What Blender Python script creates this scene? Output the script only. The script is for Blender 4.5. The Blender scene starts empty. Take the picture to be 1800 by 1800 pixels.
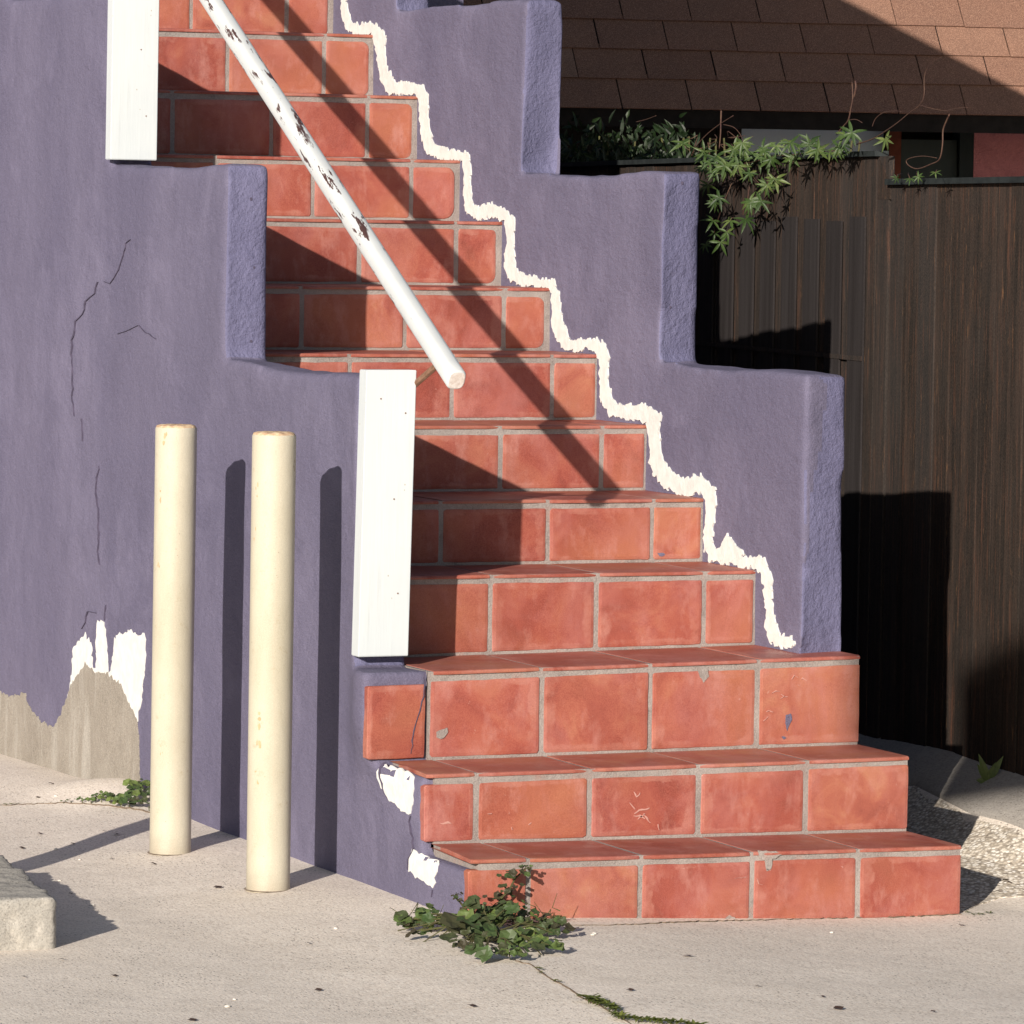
import bpy, bmesh, math, random
import numpy as np
from mathutils import Vector, noise
from mathutils.bvhtree import BVHTree
from mathutils.geometry import delaunay_2d_cdt

random.seed(7); rng = np.random.default_rng(7)
scene = bpy.context.scene
COL = scene.collection

# ------------------------------------------------------------------ camera
FPX = 8300.0                                  # focal length in pixels of the 1800 px photograph
TH = math.radians(23); PITCH = math.atan(500/8300); ROLL = .015
CAM = Vector((-5.952, -10.948, 1.795))
Fh = Vector((math.sin(TH), math.cos(TH), 0)); R0 = Vector((math.cos(TH), -math.sin(TH), 0)); ZZ = Vector((0, 0, 1))
FW = Fh*math.cos(PITCH) - ZZ*math.sin(PITCH); U0 = ZZ*math.cos(PITCH) + Fh*math.sin(PITCH)
RI = R0*math.cos(ROLL) + U0*math.sin(ROLL); UP = U0*math.cos(ROLL) - R0*math.sin(ROLL)
cd = bpy.data.cameras.new('camera'); cam = bpy.data.objects.new('camera', cd); COL.objects.link(cam)
cd.sensor_width = 36; cd.lens = FPX/1800*36; cd.clip_start = .1; cd.clip_end = 600
from mathutils import Matrix
M = Matrix((RI, UP, -FW)).transposed().to_4x4(); M.translation = CAM
cam.matrix_world = M
scene.camera = cam

# ------------------------------------------------------------------ sky, sun, exposure
AZ = math.radians(43.7)
SUN = Vector((math.sin(AZ), math.cos(AZ), -.328)).normalized()
EL = math.asin(-SUN.z)
w = bpy.data.worlds.new('World'); scene.world = w; w.use_nodes = True
nt = w.node_tree; bg = nt.nodes['Background']; sk = nt.nodes.new('ShaderNodeTexSky')
sk.sky_type = 'NISHITA'; sk.sun_disc = False; sk.sun_elevation = EL; sk.sun_rotation = math.pi + AZ
sk.air_density = 1.0; sk.dust_density = 1.0; sk.ozone_density = 1.5
nt.links.new(sk.outputs[0], bg.inputs[0]); bg.inputs[1].default_value = .06
sl = bpy.data.lights.new('sun', 'SUN'); sl.energy = 5.0; sl.angle = math.radians(.55); sl.color = (1, .92, .81)
so = bpy.data.objects.new('sun', sl); COL.objects.link(so); so.rotation_euler = SUN.to_track_quat('-Z', 'Y').to_euler()
so.location = (-8, -8, 8)
vs = scene.view_settings; vs.view_transform = 'Standard'; vs.look = 'None'; vs.gamma = 1; vs.use_curve_mapping = False
vs.exposure = .34
scene.render.engine = 'CYCLES'

# ------------------------------------------------------------------ measuring helpers (sight lines onto real planes)
def sight(px, py):
    return FW*FPX + RI*(px-900) - UP*(py-900)
def on(px, py, ax, val):
    r = sight(px, py); return CAM + r*((val-CAM[ax])/r[ax])
def onp(px, py, p0, n):
    r = sight(px, py); return CAM + r*((Vector(p0)-CAM).dot(n)/r.dot(n))

# ------------------------------------------------------------------ mesh helpers
def link(name, me, mat=None, parent=None, smooth=False):
    o = bpy.data.objects.new(name, me); COL.objects.link(o)
    if mat: me.materials.append(mat)
    if parent: o.parent = parent
    if smooth:
        for p in me.polygons: p.use_smooth = True
    return o
def from_bm(name, bm, mat=None, parent=None, smooth=False):
    me = bpy.data.meshes.new(name); bmesh.ops.recalc_face_normals(bm, faces=bm.faces); bm.to_mesh(me); bm.free()
    return link(name, me, mat, parent, smooth)
def tag(o, label=None, cat=None, group=None, kind=None):
    if label: o['label'] = label
    if cat: o['category'] = cat
    if group: o['group'] = group
    if kind: o['kind'] = kind
    return o
def empty(name, loc, label, cat, group=None):
    o = bpy.data.objects.new(name, None); COL.objects.link(o); o.location = loc; o.empty_display_size = .1
    bpy.context.view_layer.update()
    return tag(o, label, cat, group)
class MB:
    """collects vertices, faces and a per-face tone"""
    def __init__(s): s.v = []; s.f = []; s.t = []; s.uv = []
    def add(s, vs, fs, tone=0, uvs=None):
        b = len(s.v); s.v += [tuple(v) for v in vs]
        for f in fs: s.f.append([b+i for i in f]); s.t.append(tone)
        s.uv += uvs if uvs else [(0, 0)]*len(vs)
    def box(s, a, b, tone=0):
        x0, y0, z0 = a; x1, y1, z1 = b
        s.add([(x0,y0,z0),(x1,y0,z0),(x1,y1,z0),(x0,y1,z0),(x0,y0,z1),(x1,y0,z1),(x1,y1,z1),(x0,y1,z1)],
              [(0,3,2,1),(4,5,6,7),(0,1,5,4),(1,2,6,5),(2,3,7,6),(3,0,4,7)], tone)
    def tube(s, pts, rad, n=8, tone=0, cap=True):
        pts = [Vector(p) for p in pts]; vs = []; prev = None
        for i, p in enumerate(pts):
            t = (pts[min(i+1, len(pts)-1)] - pts[max(i-1, 0)]).normalized()
            a = t.orthogonal().normalized() if prev is None else (prev - t*prev.dot(t)).normalized()
            prev = a; b = t.cross(a); r = rad[i] if hasattr(rad, '__len__') else rad
            for k in range(n):
                q = 2*math.pi*k/n; vs.append(p + a*math.cos(q)*r + b*math.sin(q)*r)
        fs = [(i*n+k, i*n+(k+1)%n, (i+1)*n+(k+1)%n, (i+1)*n+k) for i in range(len(pts)-1) for k in range(n)]
        if cap: fs += [tuple(range(n))[::-1], tuple((len(pts)-1)*n+k for k in range(n))]
        s.add(vs, fs, tone)
    def build(s, name, mat=None, parent=None, smooth=False):
        me = bpy.data.meshes.new(name); me.from_pydata(s.v, [], s.f); me.update()
        at = me.attributes.new('tone', 'FLOAT', 'FACE'); at.data.foreach_set('value', np.array(s.t, dtype=np.float32))
        ul = me.uv_layers.new(name='tile_uv'); L = np.array([s.uv[l.vertex_index] for l in me.loops], dtype=np.float32)
        if len(L): ul.data.foreach_set('uv', L.ravel())
        o = link(name, me, mat, parent, smooth)
        return o

# ------------------------------------------------------------------ material helper
class NT:
    def __init__(s, name):
        s.m = bpy.data.materials.new(name); s.m.use_nodes = True; s.t = s.m.node_tree; s.n = s.t.nodes; s.b = s.n['Principled BSDF']
        s.tc = s.n.new('ShaderNodeTexCoord')
    def L(s, a, b): s.t.links.new(a, b)
    def put(s, sock, v):
        if hasattr(v, 'is_output') or isinstance(v, bpy.types.NodeSocket): s.L(v, sock)
        else: sock.default_value = v
    def co(s, scale=(1,1,1), space='Object', off=None):
        mp = s.n.new('ShaderNodeMapping'); s.L(s.tc.outputs[space], mp.inputs[0]); mp.inputs['Scale'].default_value = scale
        if off is not None: s.L(off, mp.inputs['Location'])
        return mp.outputs[0]
    def noise(s, scale, detail=4, rough=.55, vec=None, dist=0):
        n = s.n.new('ShaderNodeTexNoise'); n.inputs['Scale'].default_value = scale; n.inputs['Detail'].default_value = detail
        n.inputs['Roughness'].default_value = rough; n.inputs['Distortion'].default_value = dist
        s.L(vec if vec is not None else s.co(), n.inputs['Vector']); return n.outputs[0]
    def vor(s, scale, vec=None, feature='F1', out=0):
        n = s.n.new('ShaderNodeTexVoronoi'); n.inputs['Scale'].default_value = scale; n.feature = feature
        s.L(vec if vec is not None else s.co(), n.inputs['Vector']); return n.outputs[out]
    def ramp(s, v, stops, interp='LINEAR'):
        r = s.n.new('ShaderNodeValToRGB'); r.color_ramp.interpolation = interp; e = r.color_ramp.elements
        while len(e) < len(stops): e.new(.5)
        for i, (p, c) in enumerate(stops):
            e[i].position = p; e[i].color = (c, c, c, 1) if not hasattr(c, '__len__') else (*c, 1)
        s.L(v, r.inputs[0]); return r.outputs[0]
    def mix(s, f, a, b, mode='MIX'):
        m = s.n.new('ShaderNodeMix'); m.data_type = 'RGBA'; m.blend_type = mode; m.clamp_factor = True
        s.put(m.inputs[0], f)
        for i, v in ((6, a), (7, b)): s.put(m.inputs[i], (*v, 1) if isinstance(v, tuple) and len(v) == 3 else v)
        return m.outputs[2]
    def math(s, op, a, b=0.0, c=None):
        m = s.n.new('ShaderNodeMath'); m.operation = op; s.put(m.inputs[0], a); s.put(m.inputs[1], b)
        if c is not None: s.put(m.inputs[2], c)
        return m.outputs[0]
    def attr(s, name='tone'):
        a = s.n.new('ShaderNodeAttribute'); a.attribute_name = name; return a.outputs['Fac']
    def bump(s, h, strength=.4, dist=.01, prev=None):
        b = s.n.new('ShaderNodeBump'); b.inputs['Strength'].default_value = strength; b.inputs['Distance'].default_value = dist
        s.L(h, b.inputs['Height'])
        if prev is not None: s.L(prev, b.inputs['Normal'])
        return b.outputs[0]
    def fin(s, col, rough=.8, normal=None, spec=.3):
        s.put(s.b.inputs['Base Color'], (*col, 1) if isinstance(col, tuple) and len(col) == 3 else col)
        s.put(s.b.inputs['Roughness'], rough); s.b.inputs['Specular IOR Level'].default_value = spec
        if normal is not None: s.L(normal, s.b.inputs['Normal'])
        return s.m

def mat_stucco(name, c1, c2, rough_amt=1.0):
    t = NT(name)
    low = t.noise(1.6, 5, .6); streak = t.noise(1, 4, .5, t.co((1, 2.6, .22)))
    col = t.mix(t.ramp(low, [(.3, 0), (.7, 1)]), c1, c2)
    pale = tuple(min(1, c*1.28+.02) for c in c2)
    col = t.mix(t.math('MULTIPLY', t.ramp(streak, [(.5, 0), (.75, 1)]), .38), col, pale)
    sy = t.n.new('ShaderNodeSeparateXYZ'); t.L(t.tc.outputs['Object'], sy.inputs[0])
    wob = t.math('ADD', sy.outputs[1], t.math('MULTIPLY', t.noise(2.2, 3, .6), .22))
    ridge_light = t.ramp(t.math('ABSOLUTE', t.math('SUBTRACT', wob, 3.42)), [(.03, 1), (.17, 0)])  # pale strip painted in for light caught on the left wall's ridge
    col = t.mix(t.math('MULTIPLY', t.math('MULTIPLY', ridge_light, t.ramp(t.noise(3.5, 5, .6), [(.3, .1), (.65, 1)])), .45), col, pale)
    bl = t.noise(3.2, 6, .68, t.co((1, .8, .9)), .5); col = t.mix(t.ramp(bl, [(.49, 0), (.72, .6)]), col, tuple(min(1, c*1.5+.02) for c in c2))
    dirt = t.ramp(t.noise(5, 6, .65, t.co((1, 1.4, .8))), [(.3, 1), (.5, 0)])
    col = t.mix(t.math('MULTIPLY', dirt, .4), col, tuple(c*.72 for c in c1))
    # fine speckle of the sanded paint
    iso = t.co((1, .5, 1)); sp = t.noise(420, 2, .7, iso); col = t.mix(.42, col, t.ramp(sp, [(.3, tuple(c*.62 for c in c1)), (.7, tuple(min(1, c*1.45) for c in c2))]))
    n = t.noise(55, 5, .62, iso); n2 = t.noise(170, 3, .6, iso)
    nb = t.bump(n, .55*rough_amt, .009); nb = t.bump(n2, .45*rough_amt, .0035, nb)
    nb = t.bump(t.noise(9, 3, .5), .3, .02, nb)
    return t.fin(col, .85, nb, .25)
def mat_tile():
    t = NT('terracotta')
    tone = t.attr('tone')
    cx = t.n.new('ShaderNodeCombineXYZ'); k = t.math('MULTIPLY', tone, 37.0); t.L(k, cx.inputs[0]); t.L(t.math('MULTIPLY', tone, 91.0), cx.inputs[2])
    v = t.co((1, 1, 1), 'Object', cx.outputs[0])
    a = t.noise(6.5, 5, .62, v, .9); b = t.noise(2.6, 2, .5, v)
    col = t.ramp(a, [(.32, (.170, .030, .026)), (.45, (.255, .050, .038)), (.55, (.315, .078, .052)), (.68, (.385, .135, .082))])
    tn = t.ramp(tone, [(0, (.74, .55, .60)), (.3, (.92, .80, .88)), (.6, (1, 1.02, 1.08)), (1, (1.10, 1.65, 1.50))])
    col = t.mix(.85, col, tn, 'MULTIPLY')
    col = t.mix(t.ramp(b, [(.48, 0), (.68, .65)]), col, (.37, .145, .072))
    # bleached rim and pale scuffs
    uv = t.n.new('ShaderNodeUVMap'); uv.uv_map = 'tile_uv'; sx = t.n.new('ShaderNodeSeparateXYZ'); t.L(uv.outputs[0], sx.inputs[0])
    e = t.math('MAXIMUM', sx.outputs[0], sx.outputs[1]); e = t.math('ADD', e, t.math('MULTIPLY', t.noise(18, 4, .6, v), .35))
    rim = t.math('MULTIPLY', t.ramp(e, [(.95, 0), (1.3, .62)]), t.ramp(t.noise(9, 5, .7, v), [(.45, .0), (.62, 1)])); col = t.mix(rim, col, (.43, .20, .16))
    sc = t.noise(14, 6, .7, t.co((1, 1, .5), 'Object', cx.outputs[0])); col = t.mix(t.ramp(sc, [(.53, 0), (.70, .6)]), col, (.48, .25, .22))
    fl = t.noise(60, 3, .7, v); col = t.mix(t.ramp(fl, [(.69, 0), (.76, .55)]), col, (.55, .38, .34))
    dk = t.noise(34, 4, .7, v); col = t.mix(t.ramp(dk, [(.27, .5), (.37, 0)]), col, (.17, .04, .03))
    hz = t.noise(3.4, 5, .7, t.co((1.3, 1, .8), 'Object', cx.outputs[0]), .4); col = t.mix(t.ramp(hz, [(.46, 0), (.70, .55)]), col, (.42, .185, .185))
    drk = t.noise(2.9, 3, .5, t.co((1, 1, 1.6), 'Object', cx.outputs[0])); col = t.mix(t.ramp(drk, [(.3, .55), (.48, 0)]), col, (.20, .042, .030))
    g = t.noise(500, 2, .7); col = t.mix(.34, col, t.ramp(g, [(.3, (.20, .045, .03)), (.7, (.58, .22, .15))]))
    nb = t.bump(t.noise(7, 3, .5, v), .25, .012); nb = t.bump(t.noise(160, 3, .6), .12, .002, nb)
    return t.fin(col, t.ramp(a, [(.3, .42), (.7, .62)]), nb, .35)
def mat_simple(name, c1, c2, scale=20, rough=.8, bump=.2, bscale=120, bd=.003, spec=.3, stretch=(1,1,1), grain=0):
    t = NT(name); v = t.co(stretch)
    col = t.mix(t.ramp(t.noise(scale, 5, .6, v), [(.3, 0), (.7, 1)]), c1, c2)
    if grain: col = t.mix(grain, col, t.ramp(t.noise(450, 2, .7), [(.3, tuple(c*.4 for c in c1)), (.7, tuple(min(1, c*1.6) for c in c2))]))
    return t.fin(col, rough, t.bump(t.noise(bscale, 4, .6, v), bump, bd), spec)
def mat_concrete(name, c1, c2, speck=(.12, .10, .09)):
    t = NT(name); sq = t.co((1, .38, 1))
    col = t.mix(t.ramp(t.noise(1.6, 7, .66, None, .3), [(.34, 0), (.62, 1)]), c1, c2)
    col = t.mix(t.ramp(t.noise(6, 6, .7), [(.48, 0), (.70, .5)]), col, tuple(c*.70 for c in c1))
    col = t.mix(t.ramp(t.noise(38, 4, .7, sq), [(.52, 0), (.72, .5)]), col, tuple(c*.62 for c in c1))
    g = t.noise(170, 3, .8, sq); col = t.mix(.5, col, t.ramp(g, [(.28, tuple(c*.42 for c in c1)), (.5, c2), (.72, tuple(min(.95, c*1.35) for c in c2))]))
    vd = t.vor(110, sq); col = t.mix(t.math('MULTIPLY', t.ramp(vd, [(.12, 1), (.24, 0)]), t.ramp(t.noise(5, 3, .6), [(.42, .25), (.62, .95)])), col, speck)
    vd2 = t.vor(60, t.co((1.1, .9, 1))); col = t.mix(t.ramp(vd2, [(.045, .8), (.09, 0)]), col, (.75, .70, .60))
    nb = t.bump(t.noise(120, 4, .7, sq), .5, .004); nb = t.bump(t.noise(14, 4, .6), .3, .008, nb)
    return t.fin(col, .88, nb, .2)
def mat_pebbles():
    t = NT('exposed pebble concrete')
    sq = t.co((1, .55, 1)); d = t.vor(120, sq); c = t.vor(120, sq, 'F1', 1)
    s = t.n.new('ShaderNodeSeparateColor'); t.L(c, s.inputs[0])
    col = t.ramp(s.outputs[0], [(0, (.28, .24, .20)), (.25, (.56, .49, .40)), (.6, (.74, .67, .57)), (1, (.9, .86, .8))])
    col = t.mix(t.ramp(d, [(.42, 0), (.66, .7)]), col, (.30, .25, .20))
    return t.fin(col, .8, t.bump(t.math('SUBTRACT', 1.0, d), .5, .005), .3)
def mat_fence():
    t = NT('weathered dark wood'); tone = t.attr('tone')
    cx = t.n.new('ShaderNodeCombineXYZ'); t.L(t.math('MULTIPLY', tone, 17.0), cx.inputs[1])
    v = t.co((1, 1, .045), 'Object', cx.outputs[0])
    a = t.noise(26, 6, .7, v); b = t.noise(70, 5, .75, t.co((1, 1, .06)))
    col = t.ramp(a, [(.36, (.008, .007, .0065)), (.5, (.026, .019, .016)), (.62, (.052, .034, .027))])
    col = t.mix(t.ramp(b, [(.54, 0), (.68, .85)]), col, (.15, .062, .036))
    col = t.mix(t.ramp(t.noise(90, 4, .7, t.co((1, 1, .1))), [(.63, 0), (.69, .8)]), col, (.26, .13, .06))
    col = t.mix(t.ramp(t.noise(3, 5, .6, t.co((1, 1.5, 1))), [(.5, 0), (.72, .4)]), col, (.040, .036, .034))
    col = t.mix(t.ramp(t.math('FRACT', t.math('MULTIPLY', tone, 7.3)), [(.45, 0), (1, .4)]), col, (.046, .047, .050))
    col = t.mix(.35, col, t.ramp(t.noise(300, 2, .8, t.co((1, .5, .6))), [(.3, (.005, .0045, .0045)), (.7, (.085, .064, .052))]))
    return t.fin(col, .85, t.bump(b, .5, .004), .15)
def mat_shingle():
    t = NT('asphalt shingle'); tone = t.attr('tone')
    col = t.ramp(tone, [(0, (.145, .078, .062)), (.35, (.185, .098, .076)), (.6, (.24, .135, .10)), (1, (.36, .24, .18))])
    col = t.mix(t.ramp(t.noise(7, 5, .6), [(.42, 0), (.68, .6)]), col, (.11, .07, .062))
    col = t.mix(.6, col, t.ramp(t.noise(260, 2, .8), [(.3, (.08, .045, .036)), (.5, (.24, .13, .09)), (.72, (.58, .36, .25))]))
    return t.fin(col, .95, t.bump(t.noise(260, 2, .8), .6, .004), .1)
def mat_leaf(name, dark, mid, light):
    t = NT(name); tone = t.attr('tone')
    col = t.ramp(tone, [(0, dark), (.5, mid), (1, light)])
    col = t.mix(t.ramp(t.noise(60, 3, .6), [(.4, 0), (.7, .4)]), col, dark)
    m = t.fin(col, .5, None, .4)
    tr = t.n.new('ShaderNodeBsdfTranslucent'); t.L(col, tr.inputs[0]); mx = t.n.new('ShaderNodeMixShader'); mx.inputs[0].default_value = .25
    t.L(t.b.outputs[0], mx.inputs[1]); t.L(tr.outputs[0], mx.inputs[2]); t.L(mx.outputs[0], t.n['Material Output'].inputs[0])
    return m
def mat_painted(name, c, under, thr=(.66, .69), stretch=(1,1,1), scale=30, rough=.45):
    t = NT(name); v = t.co(stretch)
    ch = t.ramp(t.noise(scale, 6, .72, v), [(thr[0], 0), (thr[1], 1)])
    ch = t.math('MULTIPLY', ch, t.ramp(t.noise(3.2, 2, .5), [(.45, 0), (.55, 1)]))
    base = t.mix(t.ramp(t.noise(8, 4, .6), [(.4, 0), (.7, 1)]), c, tuple(x*.93 for x in c))
    col = t.mix(ch, base, under)
    nb = t.bump(ch, -.5, .002); nb = t.bump(t.noise(150, 3, .6), .1, .002, nb)
    return t.fin(col, rough, nb, .4)

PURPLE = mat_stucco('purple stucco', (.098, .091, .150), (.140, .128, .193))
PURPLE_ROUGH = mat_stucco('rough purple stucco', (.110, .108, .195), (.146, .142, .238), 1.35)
TILE = mat_tile()
def mat_grout():
    t = NT('grout'); col = t.mix(t.ramp(t.noise(9, 5, .65), [(.35, 0), (.65, 1)]), (.21, .175, .165), (.36, .315, .295))
    col = t.mix(t.ramp(t.noise(26, 5, .7), [(.55, 0), (.70, .6)]), col, (.10, .08, .075))
    col = t.mix(t.ramp(t.noise(15, 4, .6), [(.58, 0), (.72, .6)]), col, (.36, .16, .12))
    col = t.mix(.4, col, t.ramp(t.noise(420, 2, .8), [(.3, (.10, .085, .08)), (.7, (.52, .47, .44))]))
    return t.fin(col, .92, t.bump(t.noise(140, 4, .7), .7, .004), .12)
GROUT = mat_grout()
CONC = mat_concrete('sidewalk concrete', (.66, .575, .49), (.83, .74, .65))
CONC2 = mat_concrete('slab concrete', (.30, .28, .255), (.44, .415, .375))
APRON = mat_concrete('apron concrete', (.30, .28, .26), (.38, .35, .32))
PEB = mat_pebbles()
def mat_board():
    t = NT('white painted timber'); g = t.noise(60, 5, .65, t.co((1, 1, .05)))
    col = t.mix(t.ramp(t.noise(5, 4, .6, t.co((1, 1, .4))), [(.4, 0), (.7, 1)]), (.545, .585, .61), (.60, .635, .655))
    col = t.mix(t.ramp(g, [(.55, 0), (.75, .5)]), col, (.46, .49, .50))
    col = t.mix(t.ramp(t.vor(26, t.co((1, 1, .7))), [(.035, .8), (.06, 0)]), col, (.33, .27, .18))
    col = t.mix(t.ramp(t.noise(9, 6, .75), [(.62, 0), (.72, .35)]), col, (.40, .39, .36))
    return t.fin(col, .5, t.bump(g, .35, .002), .35)
WHITE = mat_board()
def mat_rail(c, under):
    t = NT('chipped white rail paint')
    m1 = t.n.new('ShaderNodeMapping'); t.L(t.tc.outputs['Object'], m1.inputs[0]); m1.inputs['Rotation'].default_value = (-math.atan(.541), 0, 0)
    m2 = t.n.new('ShaderNodeMapping'); t.L(m1.outputs[0], m2.inputs[0]); m2.inputs['Scale'].default_value = (1, .16, 1)
    v = m2.outputs[0]
    ch = t.ramp(t.noise(42, 6, .7, v), [(.575, 0), (.59, 1)]); big = t.ramp(t.noise(13, 2, .5, v), [(.44, 0), (.49, 1)])
    sx = t.n.new('ShaderNodeSeparateXYZ'); t.L(m1.outputs[0], sx.inputs[0])
    ch = t.math('MULTIPLY', t.math('MULTIPLY', ch, big), t.ramp(sx.outputs[1], [(.18, 0), (.24, 1)]))
    base = t.mix(t.ramp(t.noise(8, 4, .6), [(.4, 0), (.7, 1)]), c, tuple(x*.92 for x in c))
    return t.fin(t.mix(ch, base, under), .45, t.bump(ch, -.6, .003), .4)
RAILP = mat_rail((.60, .625, .635), (.075, .038, .035))
def mat_cream():
    t = NT('cream paint over steel'); z = t.n.new('ShaderNodeSeparateXYZ'); t.L(t.tc.outputs['Object'], z.inputs[0])
    col = t.mix(t.ramp(t.noise(6, 5, .65, t.co((1, 1, .35))), [(.35, 0), (.65, 1)]), (.44, .40, .31), (.54, .50, .405))
    col = t.mix(t.ramp(t.noise(30, 5, .75), [(.60, 0), (.70, .5)]), col, (.36, .29, .19))
    col = t.mix(t.ramp(t.noise(75, 3, .7), [(.70, 0), (.74, .8)]), col, (.17, .10, .06))
    dz = t.math('ADD', z.outputs[2], t.math('MULTIPLY', t.noise(14, 4, .6), .10))
    col = t.mix(t.ramp(dz, [(.05, .65), (.12, 0)]), col, (.30, .25, .19))
    col = t.mix(.16, col, t.ramp(t.noise(420, 2, .8), [(.3, (.2, .17, .12)), (.7, (.8, .75, .6))]))
    nb = t.bump(t.noise(220, 3, .6), .3, .002); nb = t.bump(t.noise(12, 3, .5), .25, .006, nb)
    return t.fin(col, .58, nb, .35)
CREAM = mat_cream()
CAULK = mat_simple('white filler', (.60, .60, .585), (.72, .72, .70), 30, .8, .45, 38, .006, .2)
def mat_bare():
    t = NT('bare cement render')
    col = t.mix(t.ramp(t.noise(5, 6, .68), [(.35, 0), (.65, 1)]), (.20, .175, .15), (.32, .29, .255))
    col = t.mix(t.ramp(t.noise(6, 4, .6, t.co((1, 2.2, .3))), [(.52, 0), (.68, .75)]), col, (.46, .44, .41))
    col = t.mix(t.ramp(t.noise(45, 5, .75), [(.60, 0), (.70, .7)]), col, (.15, .12, .10))
    col = t.mix(.45, col, t.ramp(t.noise(300, 2, .8), [(.3, (.13, .11, .09)), (.7, (.58, .53, .46))]))
    return t.fin(col, .92, t.bump(t.noise(40, 6, .75), .8, .008), .15)
BARE = mat_bare()
CRACK = mat_simple('crack dirt', (.055, .047, .078), (.10, .084, .135), 40, .95, .1)
RUST = mat_simple('rusty steel', (.12, .06, .035), (.26, .15, .10), 60, .8, .4, 120, .002)
FENCE = mat_fence()
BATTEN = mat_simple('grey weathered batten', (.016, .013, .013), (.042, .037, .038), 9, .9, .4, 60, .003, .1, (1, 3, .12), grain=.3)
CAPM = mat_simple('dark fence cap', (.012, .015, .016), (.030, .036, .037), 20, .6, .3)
SHING = mat_shingle()
PINK = mat_stucco('pink stucco', (.36, .13, .14), (.46, .18, .18), 1.3)
DARKW = mat_simple('dark stained timber', (.012, .010, .009), (.022, .018, .016), 20, .8, .2, 60, .003, .15)
CURT = mat_simple('grey blue shade cloth', (.50, .60, .70), (.58, .67, .76), 3, .8, .1, 90, .002, .2, (1, 1, .2))
GPANEL = mat_simple('dark green grey panel', (.03, .038, .036), (.05, .06, .055), 8, .7, .2, 50, .002, .2, (1, 1, .2))
RUSTW = mat_simple('rust red timber', (.10, .025, .012), (.15, .04, .02), 20, .8, .3)
LEAF = mat_leaf('vine leaf', (.022, .048, .012), (.060, .105, .026), (.16, .20, .062))
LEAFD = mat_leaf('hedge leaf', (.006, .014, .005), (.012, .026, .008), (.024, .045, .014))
WEED = mat_leaf('weed leaf', (.060, .050, .030), (.060, .105, .034), (.17, .23, .060))
MOSS = mat_leaf('moss leaf', (.05, .06, .015), (.10, .13, .03), (.20, .22, .05))
STEM = mat_simple('reddish vine stem', (.055, .024, .024), (.12, .07, .045), 60, .7, .1)
WSTEM = mat_simple('weed stem', (.05, .035, .02), (.09, .10, .03), 60, .7, .1)
DRY = mat_simple('dry leaf', (.035, .02, .018), (.09, .05, .035), 80, .8, .2)
PEBW = mat_simple('pale chip', (.6, .56, .5), (.75, .7, .64), 60, .8, .2)

# ------------------------------------------------------------------ ground
def sst(a, b, v):
    v = min(1, max(0, (v-a)/(b-a))); return v*v*(3-2*v)
def gh(x, y):
    z = .042*sst(-.1, -1.35, x)*sst(-6, -1.5, y) - .024*sst(-1.5, -2.1, x)*sst(-6, -1.5, y)
    z += .05*math.exp(-((y-2.72)/.3)**2)*sst(-1.75, -1.45, x) - .02*sst(3.2, 4.4, y)*sst(-1.9, -1.4, x)*(1 if x < -.9 else 0)
    far = sst(9, 6, x)
    xx = x - .154*(max(y, .2)-1.51)*sst(-.2, .6, y)
    r = .03*sst(.22, .45, xx) + .08*sst(.36, .72, xx) + .150*sst(.48, .86, xx)
    r *= sst(-2.2, -.1, y); z += r*far*(1-.22*sst(1.5, 2.6, y))
    return z
def axis(lo, f0, f1, hi, st):
    a = list(np.arange(f0, f1+1e-6, st)); s = st; v = f0; L = []
    while v > lo: s *= 1.35; v -= s; L.append(v)
    s = st; v = f1; Rr = []
    while v < hi: s *= 1.35; v += s; Rr.append(v)
    return L[::-1] + a + Rr
gx = axis(-150, -3.4, 2.4, 150, .045); gy = axis(-150, -2.4, 5.4, 150, .045)
gv = [(x, y, gh(x, y) + .0022*noise.noise(Vector((x*3, y*3, 0)))) for y in gy for x in gx]; nx = len(gx)
gf = [(j*nx+i, j*nx+i+1, (j+1)*nx+i+1, (j+1)*nx+i) for j in range(len(gy)-1) for i in range(nx-1)]
me = bpy.data.meshes.new('sidewalk'); me.from_pydata(gv, [], gf)
tag(link('sidewalk', me, CONC, smooth=True), 'pale speckled concrete sidewalk in front of the stairs', 'sidewalk', kind='structure')
def ground_at(px, py):
    z = 0
    for _ in range(12):
        p = on(px, py, 2, z); z = .5*z + .5*gh(p.x, p.y)
    p = on(px, py, 2, z); p.z = gh(p.x, p.y); return p

def tri_poly(P, step, jag=0.0, seed=0):
    """P: closed 2D polygon. returns jagged, densely triangulated (verts2d, tris, boundary flag)"""
    P = [Vector(p) for p in P]; B = []
    for i, a in enumerate(P):
        b = P[(i+1) % len(P)]; n = max(1, int((b-a).length/step))
        for k in range(n):
            q = a.lerp(b, k/n)
            if jag:
                q = q + Vector((noise.noise(Vector((q.x/step/2.2, q.y/step/2.2, seed))), noise.noise(Vector((q.x/step/2.2, q.y/step/2.2, seed+9)))))*jag*1.6
                q = q + Vector((random.uniform(-1, 1), random.uniform(-1, 1)))*jag*.35
            B.append(q)
    xs = [p.x for p in B]; ys = [p.y for p in B]; I = []
    def inside(q):
        c = False; j = len(B)-1
        for i in range(len(B)):
            if (B[i].y > q.y) != (B[j].y > q.y) and q.x < (B[j].x-B[i].x)*(q.y-B[i].y)/(B[j].y-B[i].y+1e-12)+B[i].x: c = not c
            j = i
        return c
    g = step*2.0
    for yy in np.arange(min(ys)+g/2, max(ys), g):
        for xx in np.arange(min(xs)+g/2, max(xs), g):
            q = Vector((xx, yy))
            if inside(q): I.append(q)
    vs, es, fs, *_ = delaunay_2d_cdt(B+I, [], [list(range(len(B)))], 1, 1e-7)
    return vs, fs
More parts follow.
